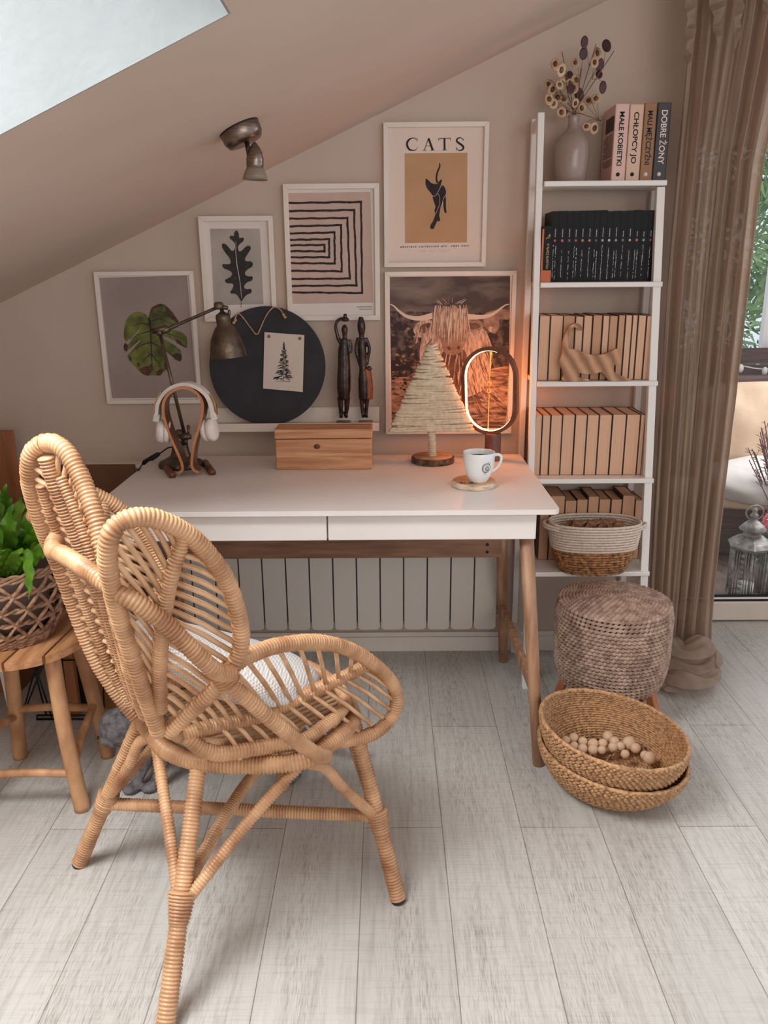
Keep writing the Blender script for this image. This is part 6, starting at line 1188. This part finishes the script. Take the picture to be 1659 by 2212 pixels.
def wire(P, r=.0024): tube(mb, P, r, 8)
for P in ([(-1.004,-0.47,0.271),(-1.01,-0.47,0.016)], [(-1.074,-0.47,0.241),(-1.05,-0.47,0.016)], [(-1.038,-0.47,0.241),(-1.115,-0.47,0.04)], [(-1.067,-0.47,0.211),(-1.034,-0.47,0.008)], [(-1.026,-0.47,0.211),(-1.102,-0.47,0.056)], [(-0.851,-0.46,0.34),(-0.878,-0.46,-0.015)], [(-0.855,-0.46,0.205),(-0.817,-0.46,0.08)], [(-0.805,-0.46,0.197),(-0.853,-0.46,0.197)], [(-0.99,-0.46,0.196),(-0.861,-0.46,0.196)], [(-0.847,-0.46,0.326),(-0.831,-0.46,0.112)], [(-1.078,-0.47,0.016),(-1.081,-0.47,-0.001)]): wire(P)
wire([(-1.08,-0.47,0.002),(-0.921,-0.47,0.001)], .0042); wire([(-1.078,-0.47,0.016),(-0.908,-0.47,0.015)], .003)
build('wires', mb, 'dark', t)
t = thing('leaning_frame', 'narrow white frame leaning at the far left behind the stool', 'panel', (-1.15,-.5,0))
build('frame_edge', beam(MB(), [(-1.139,-0.52,0.266)][0], [(-1.121,-0.52,-0.001)][0], .020, .012, up=(0,1,0)), 'white', t); build('frame_edge', beam(MB(), [(-1.131,-0.5,0.256)][0], [(-1.115,-0.5,0.01)][0], .008, .010, up=(0,1,0)), 'frame', t)

# ---------------------------------------------------------------- terrace seen through the glass door
M['deck'] = mat('terrace_deck', srgb(74,56,48), srgb(104,84,72), rough=.8, scale=10, stretch=(8,1,1))
o = build('terrace_deck', box(MB(), .6, 5, .29, 2.2, -.06, .010), 'deck'); o['kind'] = 'structure'; o.name = 'floor_terrace'
M['fence'] = mat('brown_screen', srgb(66,42,36), srgb(100,66,56), rough=.8, scale=12, stretch=(.6,1,9))
f0 = [(1.829,1.55,0.921)][0]
t = thing('terrace_fence', 'dark brown slatted balcony screen outside the glass door', 'fence', (2.0,1.55,0))
for k in range(int(f0[2]/.085)+1):
    z1 = f0[2]-k*.085; build('slat', box(MB(), 1.2, 4.2, 1.54, 1.56, max(0,z1-.078), z1), 'fence', t)
for x in (1.6,2.35,3.1): build('post', box(MB(), x, x+.04, 1.56, 1.60, 0, f0[2]), 'fence', t)
t = thing('string_lights', 'pale string of lights hanging along the brown screen', 'string lights', (2.0,1.5,f0[2]-.1))
mb = MB(); tube(mb, smooth_path([(1.698,1.5,0.862),(1.819,1.5,0.833),(1.891,1.5,0.821),(1.96,1.5,0.825),(2.073,1.5,0.859)], .03), .004, 6); build('cable', mb, 'paper', t)
for p in [(1.911,1.48,0.811),(1.788,1.48,0.826)]: build('bulb', ball(MB(), p, .014, 1,1,1.6), 'bulb', t)
M['beige'] = mat('beige_cushion_cloth', srgb(176,146,118), srgb(200,172,144), rough=.9, scale=5, bump=.6, bscale=9); M['blanket'] = mat('white_blanket', srgb(176,166,158), srgb(192,184,177), rough=.95, scale=8, bump=.7, bscale=14)
t = thing('terrace_sofa', 'terrace sofa with beige back cushion outside the glass door', 'sofa', (1.9,1.1,.01))
so = [(1.6,1,0.724),(1.729,1,0.681),(1.616,1,0.405),(1.591,1,0.237)]
build('frame', box(MB(), 1.30, 3.0, .95, 1.42, .02, .26), 'fence', t, bevel=.01); build('frame_back', box(MB(), 1.30, 3.0, 1.36, 1.45, .26, .80), 'fence', t, bevel=.01)
def pillow(c, sx, sy, sz, tilt=0, n=26, wr=.010, seed=0):
    mb = MB(); vs = []; rnd = random.Random(seed); a0 = rnd.uniform(0,6); c = Vector(c); R_ = Matrix.Rotation(tilt, 3, 'X')
    for i in range(n+1):
        th = PI*i/n
        for k in range(n*2):
            a = PI*k/n; x, y, z = math.sin(th)*math.cos(a), math.sin(th)*math.sin(a), math.cos(th)
            q = Vector((math.copysign(abs(x)**.5,x)*sx, math.copysign(abs(y)**.8,y)*sy, math.copysign(abs(z)**.5,z)*sz)); w_ = wr*math.sin(q.x*16+q.z*22+a0)*math.sin(q.z*9+a0)
            vs.append(c+R_ @ (q+Vector((0,w_,0))))
    m = n*2; mb.add(vs, [(i*m+k, (i+1)*m+k, (i+1)*m+(k+1)%m, i*m+(k+1)%m) for i in range(n) for k in range(m)]); return mb
build('back_cushion', pillow((1.88,1.20,.560), .46, .11, .235, -.28, seed=1), 'beige', t); build('back_cushion', pillow((2.8,1.20,.560), .44, .11, .235, -.28, seed=4), 'beige', t)
build('seat_cushion', pillow((1.9,1.08,.30), .56, .24, .055, 0, seed=2), 'beige', t)
o = build('blanket', pillow((1.80,.93,.385), .36, .14, .065, .35, wr=.018, seed=3), 'blanket', base=(1.8,.96,.3)); tag(o, 'crumpled white blanket lying on the terrace sofa', 'blanket')
# lantern
M['lanternmetal'] = mat('weathered_grey_metal', srgb(104,96,90), srgb(150,142,134), rough=.5, metal=.3, scale=40, bump=.3, bscale=160)
lc_ = Vector((1.452,.415,.011)); t = thing('lantern', 'weathered grey metal hexagonal lantern on the terrace', 'lantern', lc_)
def hexr(r, z, a0=.26): return [(lc_.x+r*math.cos(a0+PI/3*k), lc_.y+r*math.sin(a0+PI/3*k), lc_.z+z) for k in range(6)]
def loft(mb, rings):
    n = len(rings[0]); vs = [p for r in rings for p in r]; mb.add(vs, [(i*n+k, i*n+(k+1)%n, (i+1)*n+(k+1)%n, (i+1)*n+k) for i in range(len(rings)-1) for k in range(n)]+[tuple(range(n)), tuple((len(rings)-1)*n+k for k in range(n))], 0, False)
mb = MB(); loft(mb, [hexr(.082,0), hexr(.082,.012), hexr(.074,.016), hexr(.074,.022)]); build('base', mb, 'lanternmetal', t)
for k in range(6):
    a, b_ = Vector(hexr(.073,0)[k]), Vector(hexr(.073,0)[(k+1)%6]); mb = MB(); tube(mb, [a+Vector((0,0,.02)), a+Vector((0,0,.235))], .0055, 8)
    for s in (.18,.82): q = a.lerp(b_, s); tube(mb, [q+Vector((0,0,.03)), q+Vector((0,0,.228))], .0025, 6)
    for z in (.03,.228): tube(mb, [a+Vector((0,0,z)), b_+Vector((0,0,z))], .0035, 6)
    if k in (2,3,5):
        for j in range(8): lathe(mb, [(.0065,0),(.0085,.001),(.0065,.002)], a.lerp(b_,.5)+Vector((0,0,.045+j*.023)), 8, axis=(a+b_)/2-lc_-Vector((0,0,0)))
        for s in (.32,.68): q = a.lerp(b_, s); tube(mb, [q+Vector((0,0,.03)), q+Vector((0,0,.228))], .002, 6)
    build('side_panel', mb, 'lanternmetal', t)
mb = MB(); loft(mb, [hexr(.090,.234), hexr(.092,.240), hexr(.078,.254), hexr(.052,.272), hexr(.036,.278)]); build('roof', mb, 'lanternmetal', t)
mb = MB(); lathe(mb, [(.036,.278),(.034,.282),(.034,.300),(.050,.302),(.052,.306),(.036,.324),(.018,.340),(.010,.344),(.012,.352),(.017,.360),(.012,.368),(.008,.374),(.011,.382),(.007,.390),(.0001,.393)], lc_, 24); build('chimney', mb, 'lanternmetal', t)
build('ring_handle', tube(MB(), [(lc_.x+.034*math.cos(a), lc_.y, lc_.z+.372+.030*math.sin(a)) for a in [2*PI*k/32 for k in range(32)]], .0035, 8, closed=True), 'lanternmetal', t)
build('candle', lathe(MB(), [(.0001,0),(.030,0),(.030,.055),(.0001,.056)], lc_+Vector((0,0,.022)), 24), 'ceramic', t)
# plants outside
M['heather'] = mat('pink_heather', srgb(214,100,110), srgb(240,156,160), rough=.7, scale=60); M['twig'] = mat('purple_brown_twigs', srgb(90,52,56), srgb(130,84,84), rough=.8, scale=30); M['moss'] = mat('dark_green_foliage', srgb(44,66,26), srgb(92,120,50), rough=.7, scale=40)
def bush(name, label, cat, c, r, n, m_, l, leafw, kind=None):
    mb = MB(); rnd = random.Random(hash(label)%1000 if False else len(label))
    for k in range(n):
        d = Vector((rnd.gauss(0,1),rnd.gauss(0,1),rnd.gauss(0,1))).normalized(); p = Vector(c)+Vector((d.x*r[0],d.y*r[1],d.z*r[2]))*rnd.uniform(.35,1)**.5
        u = Vector((rnd.gauss(0,1),rnd.gauss(0,1),rnd.gauss(0,1))).normalized(); v = d.cross(u).normalized(); e = (d+u*.6).normalized()*l*rnd.uniform(.6,1.3)
        mb.add([p-v*leafw, p+v*leafw, p+e+v*leafw*.3, p+e-v*leafw*.3], [(0,1,2,3)], 0, False)
    return mb
hp_ = [(1.57,0.52,0.366),(1.57,0.52,0.237)]; t = thing('pink_heather', 'pink flowering plant beside the lantern on the terrace', 'plant', (hp_[0][0]+.03,.52,.011))
build('pot', lathe(MB(), [(.0001,0),(.055,0),(.07,.12),(.066,.12),(.0001,.10)], (hp_[0][0]+.03,.52,.011), 28), 'greypot', t)
build('foliage', bush('', 'abc', '', (hp_[0][0]+.03,.52,.20), (.075,.07,.09), 900, 0, .018, .004), 'moss', t); build('flowers', bush('', 'abcd', '', (hp_[0][0]+.03,.52,.31), (.055,.05,.055), 900, 0, .010, .004), 'heather', t)
tw = [(1.691,0.8,0.474),(1.644,0.8,0.638),(1.612,0.8,0.598),(1.582,0.8,0.547),(1.619,0.8,0.669),(1.624,0.8,0.495),(1.634,0.8,0.577)]; t = thing('dry_shrub', 'purple-brown twiggy shrub before the beige terrace cushion', 'plant', (tw[0][0]+.05,.80,.011))
mb = MB(); rnd = random.Random(3); root = Vector((tw[0][0]+.06,.80,.22))
for e in tw[1:]:
    for j in range(4):
        tip_ = Vector(e)+Vector((rnd.uniform(-.02,.03),rnd.uniform(-.04,.04),rnd.uniform(-.04,.04))); tube(mb, smooth_path([root, root.lerp(tip_,.55)+Vector((.01,0,-.02)), tip_], .02), .0022, 5)
        for q in range(6): b0 = root.lerp(tip_, rnd.uniform(.5,1)); tube(mb, [b0, b0+Vector((rnd.uniform(-.03,.01),rnd.uniform(-.02,.02),rnd.uniform(.0,.03)))], .0012, 4)
build('twigs', mb, 'twig', t); build('pot', lathe(MB(), [(.0001,0),(.07,0),(.09,.20),(.085,.21),(.0001,.20)], (root.x,.80,.011), 28), 'greypot', t)
M['needle'] = mat('conifer_green', srgb(96,136,70), srgb(178,206,140), rough=.7, scale=6, contrast=(.3,.7)); M['needle2'] = mat('yellow_green_foliage', srgb(150,158,84), srgb(206,206,140), rough=.7, scale=6); M['trunk'] = mat('tree_bark', srgb(70,50,38), srgb(100,76,60), rough=.9, scale=12)
for i, (x, y, h, r, m_, lb_) in enumerate(((2.45,3.7,4.6,1.0,'needle','dense green conifer nearest the terrace, behind the brown screen'),(4.7,5.2,4.8,1.0,'needle2','yellow-green leafy tree right of the nearest conifer'),(1.4,6.2,4.8,1.1,'needle','green conifer farther back and left, beyond the terrace'))):
    t = thing('garden_tree', lb_, 'tree', (x,y,-1.5), 'trees beyond the terrace'); build('trunk', tube(MB(), [(x,y,-1.5),(x,y,h*.5)], [.10,.05], 10), 'trunk', t)
    mb = MB()
    for k in range(9):
        f = k/8; mb2 = bush('', 'x'*(i*10+k+3), '', (x,y,-.9+f*(h+.2)), (r*(1.05-f*.8),r*(1.05-f*.8),.38), 1500, 0, .10, .016)
        mb.add(mb2.v, mb2.f, 0, False)
    build('foliage', mb, m_, t)
o = build('garden_post', box(MB(), 1.665, 1.72, .70, .74, .01, 2.2), 'white', base=(1.69,.72,.01)); 
pp = [(1.898,1.5,0.952),(1.949,1.5,0.952)]; bpy.data.objects.remove(o)
o = build('garden_post', box(MB(), pp[0][0]+.045, pp[1][0]+.06, 1.62, 1.66, -.05, 3.0), 'white', base=(pp[0][0],1.64,-.05)); tag(o, 'white post standing outside behind the brown screen', 'post')
o = build('garden_ground', box(MB(), -3, 9, 2.2, 9, -1.55, -1.5), 'moss'); o['kind'] = 'structure'; o.name = 'floor_garden'
